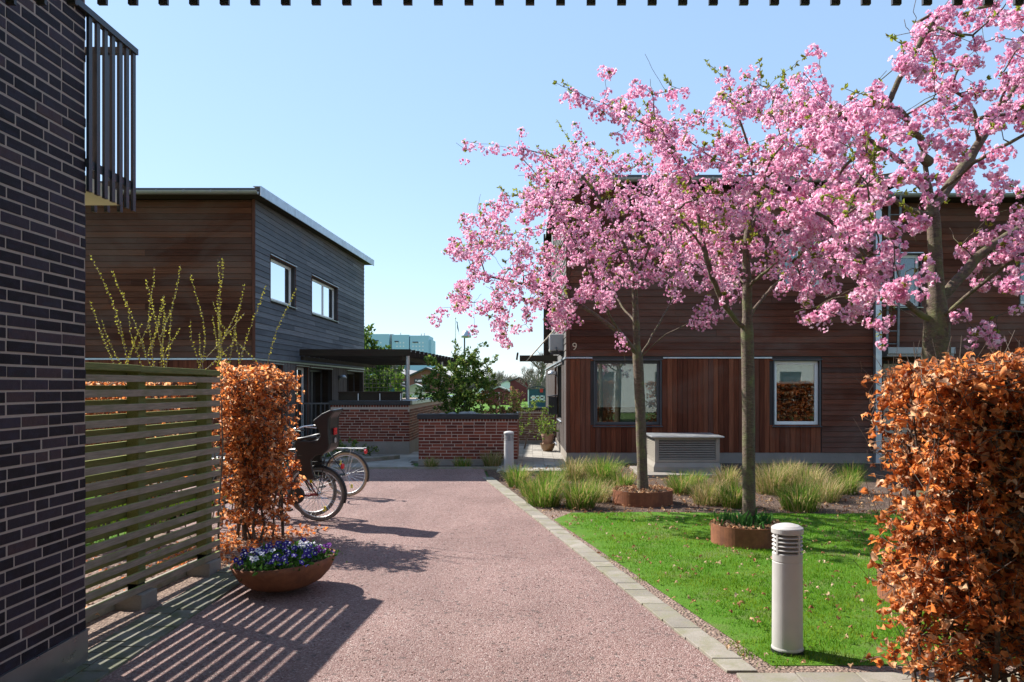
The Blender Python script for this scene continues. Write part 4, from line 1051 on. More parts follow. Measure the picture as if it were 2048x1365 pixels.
class Skeleton:
    def __init__(self): self.P = []; self.par = []; self.kids = {}; self.level = []; self.chains = []
    def node(self, p, par, level):
        self.P.append(np.array(p, float)); self.par.append(par); self.level.append(level); return len(self.P)-1
    def chain(self, pts, par, level, step=0.12, wob=0.03):
        pts = [np.array(p, float) for p in pts]; ids = []
        if par is not None: pts = [self.P[par]] + pts; ids = [par]
        else: ids = [self.node(pts[0], None, level)]
        for _ in range(2):                                  # round the corners of the hand-set polyline
            q = [pts[0]]
            for a, b in zip(pts[:-1], pts[1:]): q += [a*.75+b*.25, a*.25+b*.75]
            pts = q + [pts[-1]]
        for a, b in zip(pts[:-1], pts[1:]):
            n = max(1, int(np.linalg.norm(b-a)/step))
            for i in range(1, n+1):
                p = a+(b-a)*i/n + (rng.normal(size=3)*wob*step*(1 if i < n else 0.3))
                ids.append(self.node(p, ids[-1], level))
        self.chains.append((ids, level)); return ids
    def nearest(self, q, ok=None):
        A = np.array(self.P); d = np.linalg.norm(A - q, axis=1)
        if ok is not None: d = d + ok
        return int(np.argmin(d))
    def twig_to(self, q, level, arch=0.15, step=0.10, wob=0.10, ok=None):
        k = self.nearest(q, ok); a = self.P[k]; d = q - a; L = np.linalg.norm(d)
        if L < 0.05: return None
        n = max(3, int(L/step)); side = rng.normal(size=3); side -= d*np.dot(side,d)/L**2; side /= np.linalg.norm(side)+1e-9
        bend = side*rng.uniform(-.12,.12)*L + np.array([0,0,arch*L*rng.uniform(.3,1.3)])
        ids = [k]
        for i in range(1, n+1):
            t = i/n; p = a + d*t + bend*sin(pi*t)*(1 if i < n else 0) + rng.normal(size=3)*wob*step*(i < n)
            ids.append(self.node(p, ids[-1], level))
        self.chains.append((ids, level)); return ids
    def radii(self, tip, base, ex=0.66):
        n = len(self.P); a = np.zeros(n); has = np.zeros(n, bool)
        for i in range(n):
            if self.par[i] is not None: has[self.par[i]] = True
        for i in range(n-1, -1, -1):
            if not has[i]: a[i] = max(a[i], 1.0)
            if self.par[i] is not None: a[self.par[i]] += a[i]
        r = (a/a[0])**ex; r0 = (1.0/a[0])**ex; r = tip + (r - r0) * (base - tip) / (1.0 - r0)
        return r
    def tubes(self, mb, r, thick=0.02):
        for ids, lev in self.chains:
            pts = [self.P[i] for i in ids]; rr = [r[i] for i in ids]
            if lev > 0 and len(ids) > 1: rr[0] = min(rr[0], rr[1]*1.5)
            mx = max(rr); mb.tube(pts, rr, 12 if mx > .05 else (7 if mx > .018 else 4))

# ------------------------------------------------------------------ flowering cherries
def cherry(label, Yt, limbs, poly, tips, ntips, spread, base_r, cl_step, cl_r, fl_r, nfl, dens=1.0, leafn=1.0, hang=0.3, forkz=2.2, taper=1.0, shoots=40, bare=25, topz=3.2):
    root = None; sk = Skeleton(); names = {}
    for name, par, pts in limbs:
        P = [pt(px, py, Yt+dy) for px, py, dy in pts]
        if par is None:
            P[0][2] = 0.12; names[name] = sk.chain(P, None, 0, 0.10, 0.05)
        else:
            k = sk.nearest(P[0]); names[name] = sk.chain(P[1:], k, 1, 0.10, 0.16)
    nl = len(sk.P)
    base = sk.P[0].copy(); base[2] = 0.0
    t = thing('cherry_tree', label, 'tree', tuple(base), 'pink flowering cherry trees')
    T = [pt(x, y, Yt+d) for x, y, d in tips]
    xs = [p[0] for p in poly]; ys = [p[1] for p in poly]
    while len(T) < len(tips)+ntips:
        x, y = random.uniform(min(xs), max(xs)), random.uniform(min(ys), max(ys))
        if in_poly(x, y, poly):
            T.append(pt(x, y, Yt + max(-1.9*spread, min(1.9*spread, random.gauss(0, spread)))))
    pen = lambda: np.array([1.5 if (sk.level[i] == 0 and sk.P[i][2] < forkz) else (0.12 if sk.level[i] == 0 else 0.0) for i in range(len(sk.P))])
    A = np.array(sk.P)
    T.sort(key=lambda q: np.min(np.linalg.norm(A-q, axis=1)))
    for q in T: sk.twig_to(np.array(q), 2, 0.10, 0.09, 0.16, pen())
    shp = []
    thin = [i for i in range(nl, len(sk.P))]
    cz = np.mean([sk.P[i] for i in thin], axis=0)
    for j in range(shoots+bare):
        k = random.choice(thin); leafed = j < shoots
        for _ in range(12):
            if leafed and sk.P[k][2] < topz: k = random.choice(thin)
        q = sk.P[k]; out = q - cz; out[2] = 0; out /= np.linalg.norm(out)+1e-6
        d = (out*.95 + np.array([0,0,.62]) + rng.normal(size=3)*.32) if leafed else (out*.5 + rng.normal(size=3)*.6 + np.array([0,0,.25]))
        d /= np.linalg.norm(d); L = random.uniform(.15,.42); ids = [k]; m = max(4, int(L/.06)); c = rng.normal(size=3)*.14 - out*.10
        for i in range(1, m+1):
            f = i/m; ids.append(sk.node(q + d*L*f + c*L*f*f + rng.normal(size=3)*.006, ids[-1], 3))
            if leafed and f > .2: shp.append((sk.P[-1], d))
        sk.chains.append((ids, 3))
    r = sk.radii(0.0026, base_r)
    for i in range(len(r)):
        if sk.level[i] == 0: r[i] *= 1.0 - (1.0-taper)*min(1.0, max(0.0, (sk.P[i][2]-1.9)/0.9))
        if sk.level[i] == 0 and sk.P[i][2] < .55: r[i] *= 1.0 + .35*(1-sk.P[i][2]/.55)**2
    mb = MB(); sk.tubes(mb, r)
    tr = mb.build('trunk', MT['bark'], t, smooth=True)
    ctr, leafp, leafd = [], [], []
    for ids, lev in sk.chains:
        if lev < 1 or lev == 3: continue
        P = np.array([sk.P[i] for i in ids]); n = len(P)
        i0 = int(n*0.45) if lev == 1 else min(n-1, max(1, int(n*random.uniform(0.05,0.35))))
        acc = 0.0; nxt = random.uniform(0, cl_step); gap = False
        for i in range(i0, n-1):
            seg = P[i+1]-P[i]; L = np.linalg.norm(seg)
            while nxt < acc + L:
                f = (nxt-acc)/L; q = P[i]+seg*f
                if lev == 2 and random.random() < 0.12: gap = not gap
                if not gap or random.random() < 0.35:
                    if r[ids[i]] < 0.03 and random.random() < dens:
                        o = rng.normal(size=3)*0.022; o[2] -= abs(random.gauss(0,1))*hang*0.10
                        ctr.append((q+o, random.uniform(.65,1.25)))
                if random.random() < 0.30*leafn:
                    leafp.append(q); leafd.append(seg/L + np.array([0,0,.6]))
                nxt += cl_step*random.uniform(.6,1.5)
            acc += L
        for _ in range(int(4*leafn)):
            leafp.append(P[-1]); leafd.append((P[-1]-P[-2])/ (np.linalg.norm(P[-1]-P[-2])+1e-9) + np.array([0,0,.3]))
        if random.random() < .75: ctr.append((P[-1], .7))
    for q, d in shp:
        for _ in range(2): leafp.append(q); leafd.append(d*.4)
    pos, nrm, sc = [], [], []
    for c, s in ctr:
        n = max(3, int(nfl*s**2*random.uniform(.8,1.2)))
        d = rng.normal(size=(n,3)); d /= np.linalg.norm(d, axis=1, keepdims=True)
        rad = cl_r*s*rng.uniform(.55,1.0,(n,1))
        p = c + d*rad*np.array([1.1,1.1,.85])
        pos.append(p); nrm.append(d+rng.normal(size=(n,3))*.35); sc.append(fl_r*rng.uniform(.75,1.2,n))
    pos = np.concatenate(pos); nrm = np.concatenate(nrm); sc = np.concatenate(sc)
    scatter('blossom', FLOWER_V, FLOWER_F, pos, rand_rot(len(pos), nrm), sc, MT['blossom'], t, 0.10)
    if leafp:
        k = 3; lp = np.repeat(np.array(leafp), k, 0); ld = np.repeat(np.array(leafd), k, 0) + rng.normal(size=(len(lp),3))*.7
        scatter('young_leaves', LEAF2_V, LEAF2_F, lp, dir_rot(len(lp), ld), fl_r*rng.uniform(1.3,2.4,len(lp)), MT['young_leaf'], t)
    print('cherry', len(pos), 'flowers', len(ctr), 'clusters', len(leafp))
    return t

T1P = [(862,632),(905,590),(930,540),(893,500),(925,430),(985,405),(1010,385),(1065,345),(1090,300),(1160,275),(1260,300),(1340,330),(1420,400),(1470,480),(1480,560),(1440,610),(1370,600),(1330,560),(1280,560),(1240,600),(1200,640),(1130,655),(1070,650),(1020,690),(965,655),(945,620)]
cherry('smallest pink cherry tree, farthest of the three, beside the ventilation box', 11.35,
 [('trunk', None, [(1286,1000,0),(1284,920,0),(1281,820,0),(1277,740,0),(1274,690,0),(1271,620,0),(1268,560,.05),(1258,490,.1),(1248,430,.1)]),
  ('a', 't', [(1275,712,0),(1235,662,-.2),(1208,605,-.45),(1185,548,-.7),(1150,480,-.9),(1110,420,-1.0)]),
  ('b', 'a', [(1235,662,-.2),(1180,622,.0),(1125,592,.25),(1070,572,.5),(1010,560,.7),(950,548,.8)]),
  ('c', 't', [(1276,715,0),(1308,665,.3),(1338,612,.6),(1362,560,.9),(1392,500,1.1),(1400,440,1.2)]),
  ('d', 't', [(1278,722,0),(1325,672,-.3),(1390,640,-.7),(1440,618,-1.0),(1490,590,-1.2)]),
  ('e', 't', [(1272,650,0),(1240,610,.5),(1215,560,1.0),(1200,500,1.4),(1190,430,1.6)]),
  ('f', 't', [(1262,520,.05),(1225,440,-.1),(1185,375,-.1),(1135,325,0),(1075,303,0),(1010,293,.1),(930,284,.1)]),
  ('g', 't', [(1268,560,.05),(1300,490,-.5),(1335,430,-.8),(1360,380,-.9)]),
  ('h', 't', [(1262,520,.05),(1270,430,.4),(1290,360,.7),(1300,320,.8)])],
 T1P, [(862,636,.2),(893,502,.3),(926,432,.2),(948,660,.0),(1018,692,-.3),(1042,262,.1),(1150,250,.0),(1072,350,.3),(1006,392,.2),(900,592,.6),(1250,690,-.6),(1120,655,-.4),(930,300,.1),(1045,318,.1)],
 410, 0.85, 0.076, 0.072, 0.080, 0.0235, 15, 0.96, 1.2, 0.7, shoots=60, bare=30, topz=3.4)

T2P = [(1185,200),(1260,190),(1300,230),(1380,215),(1440,160),(1520,150),(1600,160),(1690,210),(1730,300),(1750,400),(1730,500),(1690,590),(1620,620),(1560,575),(1500,540),(1430,560),(1380,520),(1340,440),(1320,360),(1290,290),(1220,250)]
cherry('middle pink cherry tree, its trunk standing in the steel ring with green bulb leaves', 8.47,
 [('trunk', None, [(1498,1075,0),(1498,960,0),(1497,840,0),(1496,740,0),(1494,665,0),(1494,610,0),(1495,570,0),(1492,520,.05),(1496,460,.1),(1510,390,.1),(1505,320,.05),(1480,240,0),(1455,190,0)]),
  ('a', 't', [(1494,664,0),(1462,632,-.1),(1438,588,-.25),(1418,537,-.4),(1406,490,-.45),(1396,420,-.4),(1372,340,-.3),(1330,270,-.2),(1250,228,-.1),(1180,196,0),(1112,166,0)]),
  ('b', 't', [(1495,640,0),(1520,602,.2),(1548,572,.4),(1590,535,.6),(1640,480,.8),(1680,420,.9)]),
  ('c', 't', [(1496,572,0),(1530,545,-.3),(1560,520,-.6),(1600,470,-.9),(1640,410,-1.1)]),
  ('d', 't', [(1495,575,0),(1470,545,.4),(1440,500,.8),(1400,450,1.1),(1360,410,1.3)]),
  ('e', 't', [(1496,460,.1),(1540,390,.3),(1590,310,.4),(1630,240,.4)]),
  ('f', 'a', [(1406,490,-.45),(1360,440,-.8),(1310,400,-1.0),(1240,375,-1.1)]),
  ('g', 't', [(1510,390,.1),(1560,330,-.4),(1610,290,-.7),(1660,260,-.8)])],
 T2P, [(1106,163,0),(1218,148,-.1),(1270,165,-.1),(1305,190,-.1),(1365,180,0),(1450,140,0),(1152,190,.1),(1225,270,-.2),(1290,250,0),(1660,640,.4),(1720,620,.2),(1600,150,.3),(1760,600,0),(1450,590,-.3)],
 300, 0.75, 0.071, 0.070, 0.076, 0.0225, 18, 0.95, 1.2, 0.7, shoots=60, bare=50, topz=3.0)

T3P = [(1560,210),(1640,190),(1720,180),(1770,170),(1800,110),(1840,60),(1880,10),(1960,-60),(2100,-80),(2300,60),(2360,300),(2300,520),(2120,560),(2048,560),(1990,600),(1900,520),(1830,590),(1750,630),(1690,600),(1640,560),(1580,470),(1530,420),(1500,350),(1520,280)]
cherry('largest pink cherry tree with a thick pruned trunk behind the near right hedge', 6.2,
 [('trunk', None, [(1860,1190,0),(1862,1050,0),(1866,900,0),(1870,760,0),(1873,690,0),(1874,620,0),(1871,540,0),(1869,470,0),(1864,410,0),(1853,355,0),(1847,300,0)]),
  ('up', 't', [(1847,300,0),(1832,265,-.05),(1806,228,-.15),(1770,208,-.25),(1725,214,-.4),(1680,225,-.5),(1620,235,-.6)]),
  ('a', 't', [(1855,372,0),(1805,322,.05),(1745,285,.1),(1700,250,.1),(1672,215,.1),(1645,190,.1)]),
  ('b', 't', [(1866,430,0),(1828,424,-.2),(1795,402,-.35),(1745,385,-.5),(1700,380,-.6),(1640,395,-.7),(1580,405,-.8)]),
  ('c', 't', [(1872,650,0),(1828,622,-.05),(1775,565,-.1),(1725,505,-.15),(1680,458,-.15),(1640,428,-.15),(1585,398,-.1),(1520,368,0),(1460,345,.1)]),
  ('d', 'c', [(1800,592,-.1),(1755,565,-.3),(1715,552,-.5)]),
  ('e', 't', [(1874,610,0),(1925,548,.1),(1965,505,.2),(2020,470,.3),(2090,430,.4),(2180,380,.5)]),
  ('f', 't', [(1874,640,0),(1925,600,-.2),(1985,550,-.4),(2040,510,-.6),(2110,480,-.7),(2180,460,-.8)]),
  ('g', 't', [(1866,420,0),(1920,345,.3),(1965,280,.5),(2015,195,.7),(2060,130,.8),(2090,50,.9)]),
  ('h', 't', [(1864,410,0),(1900,365,-.3),(1955,320,-.6),(2030,280,-.8),(2110,240,-.9)]),
  ('i', 'up', [(1770,208,-.25),(1792,172,-.3),(1815,130,-.3),(1845,75,-.3),(1885,20,-.3),(1930,-40,-.3)]),
  ('j', 'g', [(1965,280,.5),(1950,210,.2),(1900,175,0),(1840,150,0)])],
 T3P, [(1640,110,.1),(1610,115,.1),(1950,665,-.2),(1995,662,-.2),(1780,640,-.1),(1740,650,-.2),(1765,690,-.3),(1830,48,0),(1860,60,-.2),(1900,30,0),(1620,640,.1),(2030,620,-.3),(1985,45,0),(1930,120,0)],
 220, 0.8, 0.108, 0.080, 0.066, 0.0200, 30, 0.88, 0.9, 0.8, 2.3, 0.68, shoots=25, bare=110, topz=2.6)

# sawn stubs on the pruned trunk of the largest cherry
for px, py, dx, dz in ((1842,312,-.10,.02),(1836,362,-.11,.015)):
    ch = [o for o in bpy.data.objects if o.get('category') == 'tree' and 'largest pink' in o['label']][0]
    c = pt(px+14, py+12, 6.2); e = pt(px, py, 6.08)
    mb = MB(); mb.tube([c, e], [.045,.037], 14); st = mb.build('pruned_stub', MT['bark'], ch, smooth=False)
    d = (e-c)/np.linalg.norm(e-c); mb = MB(); mb.tube([e+d*.001, e+d*.004], [.035,.034], 14); mb.build('cut_face', MT['beige'], st)

# ------------------------------------------------------------------ beech hedges
def hedge(label, x0, x1, y0, y1, top, stems, ntw, per, size, seed=1, low=0.15, sparse=0.35, tall=0.12, name='beech_hedge', drop=(0,0)):
    random.seed(seed)
    t = thing(name, label, 'hedge', ((x0+x1)/2, (y0+y1)/2, 0), 'brown-leaved beech hedges')
    mb = MB(); nodes = []
    for i in range(stems):
        bx, by = random.uniform(x0+.12*(x1-x0), x1-.12*(x1-x0)), random.uniform(y0+.3*(y1-y0), y1-.3*(y1-y0))
        p = np.array([bx, by, -.02]); pts = [p]; n = 10
        for k in range(n):
            p = p + np.array([random.gauss(0,.025), random.gauss(0,.025), top*.93/n]); p[0] = min(max(p[0], x0+.05), x1-.05); pts.append(p)
        r0 = random.uniform(.011,.020); mb.tube(pts, [r0*(1-.75*k/n) for k in range(n+1)], 7)
        nodes += [(q, k/n) for k, q in enumerate(pts) if q[2] > low*.7]
    lp, ld = [], []
    for i in range(ntw):
        q, f = random.choice(nodes)
        tx, ty = random.uniform(x0, x1), random.uniform(y0, y1)
        if random.random() < .6:
            e = random.random()
            if e < .35: ty = y0 + random.uniform(0,.08)
            elif e < .55: ty = y1 - random.uniform(0,.08)
            elif e < .8: tx = x0 + random.uniform(0,.08)
            else: tx = x1 - random.uniform(0,.08)
        fx = (tx-x0)/(x1-x0); tz = min(top - drop[0]*(1-fx)**3 - drop[1]*fx**3 + random.gauss(0,.05), q[2] + random.uniform(-.05,.35))
        if tz < low: continue
        if tz < .55 and random.random() < sparse: continue
        tgt = np.array([tx, ty, tz]); d = tgt - q; L = np.linalg.norm(d)
        if L > .75: tgt = q + d*(.75/L) * random.uniform(.7,1); L = .7
        pts = [q + (tgt-q)*k/5 + rng.normal(size=3)*.014*(k>0) + np.array([0,0,.05*sin(pi*k/5)]) for k in range(6)]
        if random.random() < tall: pts.append(pts[-1] + np.array([random.gauss(0,.05), random.gauss(0,.05), random.uniform(.05,.16)]))
        mb.tube(pts, np.linspace(.0045,.0013,len(pts)), 4)
        n = int(per*random.uniform(.5,1.4))
        for k in range(n):
            f = random.uniform(.25,1.0)*(5-1e-6); a = int(f); s = pts[a] + (pts[a+1]-pts[a])*(f-a)
            lp.append(s + rng.normal(size=3)*.012); ld.append((tgt-q)/(L+1e-6)*.5 + rng.normal(size=3)*.75 + np.array([0,0,-.35]))
    mb.build('stems', MT['twig'], t)
    lp = np.array(lp); ld = np.array(ld)
    scatter('leaves', LEAF_V, LEAF_F, lp, dir_rot(len(lp), ld), size*rng.uniform(.5,1.25,len(lp)), MT['beech'], t, .055, True)
    print('hedge', len(lp))
    return t
hedge('rust-orange beech hedge between the slatted fence end and the bicycles', -3.44, -2.66, 8.20, 9.15, 1.90, 12, 680, 11, .056, 3, .10, .38, .25, drop=(0,.14))
hedge('rust-orange beech hedge in the garden behind the slatted fence', -6.0, -3.75, 8.3, 9.0, 1.80, 14, 380, 12, .062, 4, .55, .5)
hedge('large near rust-orange beech hedge at the right edge', 1.90, 3.3, 3.75, 4.5, 1.86, 15, 1500, 12, .052, 5, .06, .50, .6, drop=(.15,0))
hedge('rust-orange beech hedge continuing the near right hedge out to the right', 3.35, 15.5, 3.7, 4.5, 1.86, 36, 2200, 10, .10, 6, .12, .2)
mb = MB(); mb.tube([(-2.93,7.3,0),(-2.94,7.31,.5),(-2.90,7.32,1.1),(-2.93,7.35,1.6)],[.011,.010,.008,.004],7)
tag(mb.build('sapling_stem', MT['twig']), 'thin bare sapling stem standing in front of the left beech hedge', 'sapling')

# ------------------------------------------------------------------ forsythia behind the fence
def forsythia(label, bx, by, tips, seed):
    random.seed(seed)
    t = thing('forsythia', label, 'shrub', (bx, by, 0), 'budding yellow-green shrubs behind the fence')
    mb = MB(); lp, ld = [], []
    def cane(P, r0):
        mb.tube(P, np.linspace(r0, .002, len(P)), 5)
        for a, b in zip(P[:-1], P[1:]):
            if a[2] < 1.75: continue
            n = int(np.linalg.norm(b-a)/.042)+1
            for k in range(n):
                q = a+(b-a)*k/n
                for s in range(random.choice((3,4,5))):
                    lp.append(q); ld.append((b-a)/np.linalg.norm(b-a)*.8 + rng.normal(size=3)*.7)
    for px, py, dy in tips:
        e = pt(px, py, by+dy); b = np.array([bx+random.gauss(0,.12), by+random.gauss(0,.1), 0.0]); n = 12; P = []
        side = rng.normal(size=3)*.05
        for k in range(n+1):
            f = k/n; q = b*(1-f)+e*f; q[0] = b[0]+(e[0]-b[0])*f**1.5; q[1] = b[1]+(e[1]-b[1])*f**1.3
            P.append(q + side*sin(2*pi*f) + rng.normal(size=3)*.012)
        cane(P, .009)
        for _ in range(random.choice((1,2,2))):
            k = random.randint(5,9); q = P[k]; L = random.uniform(.3,.6); dx = np.array([random.gauss(0,.45), random.gauss(0,.2), random.uniform(.7,1.1)])
            cane([q + dx*L*f + np.array([0,0,.05*f*f]) for f in np.linspace(0,1,6)], .004)
    mb.build('canes', MT['grey_twig'], t)
    lp = np.array(lp); ld = np.array(ld)
    scatter('buds', LEAF2_V, LEAF2_F, lp, dir_rot(len(lp), ld), rng.uniform(.014,.030,len(lp)), MT['bud'], t)
forsythia('tall yellow-green budding shrub behind the middle of the slatted fence', -4.35, 9.3, [(178,508,0),(223,540,.1),(243,580,-.1),(292,560,.2),(311,535,0),(331,590,.1),(362,530,-.1),(205,640,.1),(180,600,.2)], 11)
forsythia('tall yellow-green budding shrub behind the end of the slatted fence', -3.72, 9.35, [(382,545,0),(437,520,.1),(449,516,0),(491,566,.1),(536,571,0),(592,572,.05),(380,640,-.1),(425,600,.1)], 12)

# ------------------------------------------------------------------ ornamental grasses
def tuft(label, px, py, h, w, n, m, group='grass tufts in the bed'):
    c = gp(px, py); t = thing('grass_tuft', label, 'ornamental grass', tuple(c), group)
    a = rng.uniform(0, 2*pi, n); rr = w*.27*np.sqrt(rng.uniform(0,1,n))
    pos = np.stack([c[0]+rr*np.cos(a), c[1]+rr*np.sin(a), np.full(n, -.02)], 1)
    lean = .10+.75*rng.uniform(0,1,n)*(.35+.65*rr/(w*.27)); spin = a + rng.normal(size=n)*.5
    ydir = np.stack([np.cos(spin), np.sin(spin), np.zeros(n)], 1)
    z = np.stack([np.cos(spin)*np.sin(lean*.5), np.sin(spin)*np.sin(lean*.5), np.cos(lean*.5)], 1)
    x = np.cross(ydir, z); x /= np.linalg.norm(x,axis=1,keepdims=True); y = np.cross(z, x)
    n = n; H = h*1.0*rng.uniform(.5,1.15,n); sc = np.stack([np.full(n,.0075)*rng.uniform(.6,1.2,n), H*lean*.95, H], 1)
    V = [(-.5,0,0),(.5,0,0),(-.45,.10,.35),(.45,.10,.35),(-.35,.35,.68),(.35,.35,.68),(0,.95,.93)]
    F = [(0,1,3),(0,3,2),(2,3,5),(2,5,4),(4,5,6)]
    scatter('blades', V, F, pos, np.stack([x,y,z],2), sc, MT[m], t)
TL = 'ornamental grass tuft, '
for lab, px, py, h, w, n, m in (
 ('bright green, beside the distant bollard at the kerb corner',1035,972,.40,.55,420,'tuft_green'),
 ('green with straw tips, largest at the front of the left bed',1088,1008,.46,.70,560,'tuft_green'),
 ('straw and green, front of the left bed next to the lawn corner',1160,1014,.46,.68,540,'tuft_green'),
 ('tall green, left of the smallest cherry trunk',1206,966,.55,.85,620,'tuft_green'),
 ('straw coloured, in front of the corner of house number 9',1150,958,.45,.70,420,'tuft_straw'),
 ('low grey-green, behind the front tufts of the left bed',1100,968,.36,.7,380,'tuft_green'),
 ('pale green, close behind the smallest cherry trunk on its left',1245,975,.34,.5,260,'tuft_green'),
 ('bright green, in front of the ventilation box',1362,985,.40,.60,460,'tuft_green'),
 ('brownish, right front of the ventilation box',1418,1006,.42,.62,460,'tuft_straw'),
 ('dark green and straw, left of the middle cherry trunk',1467,1012,.44,.55,420,'tuft_green'),
 ('straw coloured, right of the ventilation box',1452,975,.42,.6,380,'tuft_straw'),
 ('large straw coloured, right behind the middle cherry trunk',1545,985,.55,.85,640,'tuft_straw'),
 ('large straw and green, under the white framed window',1612,988,.55,.90,680,'tuft_straw'),
 ('flopping green and straw, at the lawn edge right of the middle trunk',1600,1018,.46,.70,540,'tuft_green'),
 ('straw coloured, at the right end of the bed',1650,1000,.42,.70,440,'tuft_straw'),
 ('dark green, by the house plinth left of the near hedge',1702,958,.35,.7,380,'tuft_green'),
 ('orange-green, against the red brick planter beside the bollard',985,932,.36,.55,340,'tuft_straw'),
 ('dark brownish, against the middle of the red brick planter',925,935,.30,.5,260,'tuft_green'),
 ('green, beside the kerb left of the bright front tuft',1062,990,.36,.5,320,'tuft_green'),
 ('green and straw, in the gap left of the smallest cherry ring',1195,1000,.34,.55,340,'tuft_straw'),
 ('small green, between the smallest cherry ring and the ventilation box tufts',1395,978,.34,.5,300,'tuft_green'),
 ('broad straw and green, between the middle trunk and the large straw tuft',1575,965,.45,.8,520,'tuft_straw'),
 ('green, right end of the bed next to the near hedge',1690,985,.36,.65,400,'tuft_green'),
 ('brownish, at the left corner of the red brick planter',862,936,.30,.4,220,'tuft_straw')):
    tuft(TL+lab, px, py, h*random.uniform(.88,1.15), w*random.uniform(1.0,1.3), int(n*1.4), m)

# ------------------------------------------------------------------ lawn grass and leaf litter
def lawn_blades(name, n, test, box, h, parent=None):
    P = np.stack([rng.uniform(box[0],box[1],n), rng.uniform(box[2],box[3],n), np.full(n,-.012)],1)
    keep = np.array([test(p[0],p[1]) for p in P]); P = P[keep]; n = len(P)
    nr = np.stack([rng.normal(size=n)*.28, rng.normal(size=n)*.28, np.ones(n)],1)
    clump = 0.75+0.25*np.sin(P[:,0]*5.1+np.cos(P[:,1]*3.7)*2)*np.sin(P[:,1]*4.3+P[:,0])
    H = h*rng.uniform(.5,1.25,n)*clump
    sc = np.stack([rng.uniform(.0035,.0065,n), H*.9, H],1)
    o = scatter(name, BLADE_V, BLADE_F, P, rand_rot(n, nr), sc, MT['blade'])
    return tag(o, kind='stuff')
def on_lawn(x, y):
    e = edge_x(y)+.20; d = x - e
    wob = .14+.10*sin(y*2.3)+.07*sin(y*7.1)+.06*sin(y*13.7)+.05*sin(y*29)
    if y < 4.80+.12*sin(x*3.1)+.06*sin(x*8.3): return False
    if d < 0 or (d < wob and random.random() > .12): return False
    yb = 10.25+.1*sin(x*2.1)+.06*sin(x*6.0) if x < 4.6 else 10.7
    if y > yb: return False
    if x < 1.0+ (y-9.6)*.9 and y > 9.6 and x < .55: return False
    for tx,ty,r,hh in TREES:
        if (x-tx)**2+(y-ty)**2 < (r+.01)**2: return False
    for bx,by,br in ((1.42,5.35,.22),(1.2,5.0,.16),(2.2,4.95,.2),(2.75,5.6,.16)):
        if ((x-bx)**2+((y-by)*1.3)**2) < br**2*(.7+.5*random.random()): return random.random() < .25
    if d < wob+.22 and random.random() < .5*(1-(d-wob)/.22): return False
    dd = 1.0 if y < 7 else (.7 if y < 9 else .55)
    return random.random() < dd
lawn_blades('lawn_grass', 190000, on_lawn, (.2,7.2,4.6,10.6), .040)
lawn_blades('garden_grass', 30000, lambda x,y: True, (-9.5,-4.6,6.0,12.0), .06)
def litter(name, n, box, size, z, test=lambda x,y: True, m='litter'):
    P = np.stack([rng.uniform(box[0],box[1],n), rng.uniform(box[2],box[3],n), rng.uniform(z,z+.018,n)],1)
    P = P[np.array([test(p[0],p[1]) for p in P])]; n = len(P)
    nr = np.stack([rng.normal(size=n)*.45, rng.normal(size=n)*.45, np.ones(n)],1)
    return tag(scatter(name, LEAF_V, LEAF_F, P, rand_rot(n, nr), size*rng.uniform(.5,1.15,n), MT[m], None, .08), kind='stuff')
litter('fallen_leaves', 850, (.4,6,4.6,10.4), .042, .018, lambda x,y: x > edge_x(y)+.15)
litter('fallen_leaves', 750, (-3.6,-2.35,7.1,9.4), .055, -.012, lambda x,y: random.random() < (1.0 if x < -2.6 else .35), 'beech')
litter('fallen_leaves', 700, (-6.5,-3.2,5.0,8.4), .055, -.015, lambda x,y: random.random() < .8, 'beech')
litter('bark_chips', 2600, (-.6,5.6,9.8,16.5), .05, -.012, lambda x,y: x > edge_x(y)+.25 and (y > 10.3 or x < .7))
for (x,y,r,h) in TREES:
    litter('bark_chips', 420, (x-r*.92,x+r*.92,y-r*.92,y+r*.92), .05, h-.02, lambda a,b,x=x,y=y,r=r: (a-x)**2+(b-y)**2 < (r*.93)**2)
def pebbles():                                             # loose larger stones on the gravel
    n = 5200; y = 4.3+10*rng.uniform(0,1,n)**1.7; x = rng.uniform(-2.4,1.3,n)
    k = np.array([(edge_x(b) - (.02 if random.random() < .35 else .0)) > a for a,b in zip(x,y)]); x, y = x[k], y[k]; n = len(x)
    V = [(0,0,1),(1,0,.2),(.2,.9,.3),(-.9,.4,.2),(-.6,-.8,.3),(.5,-.9,.2)]; F = [(0,1,2),(0,2,3),(0,3,4),(0,4,5),(0,5,1)]
    s = rng.uniform(.003,.0085,n); sc = np.stack([s*rng.uniform(.8,1.4,n), s, s*.7],1)
    tag(scatter('loose_gravel', V, F, np.stack([x,y,np.full(n,-.0125)],1), rand_rot(n, np.tile([[0,0,1.0]],(n,1))), sc, MT['pebble'], None, .1), kind='stuff')
MT['pebble'] = leafy('gravel_stones', [(0,(.08,.045,.04)),(.5,(.19,.115,.10)),(.85,(.28,.205,.185)),(1,(.42,.37,.34))], 0.0, .85)
pebbles()
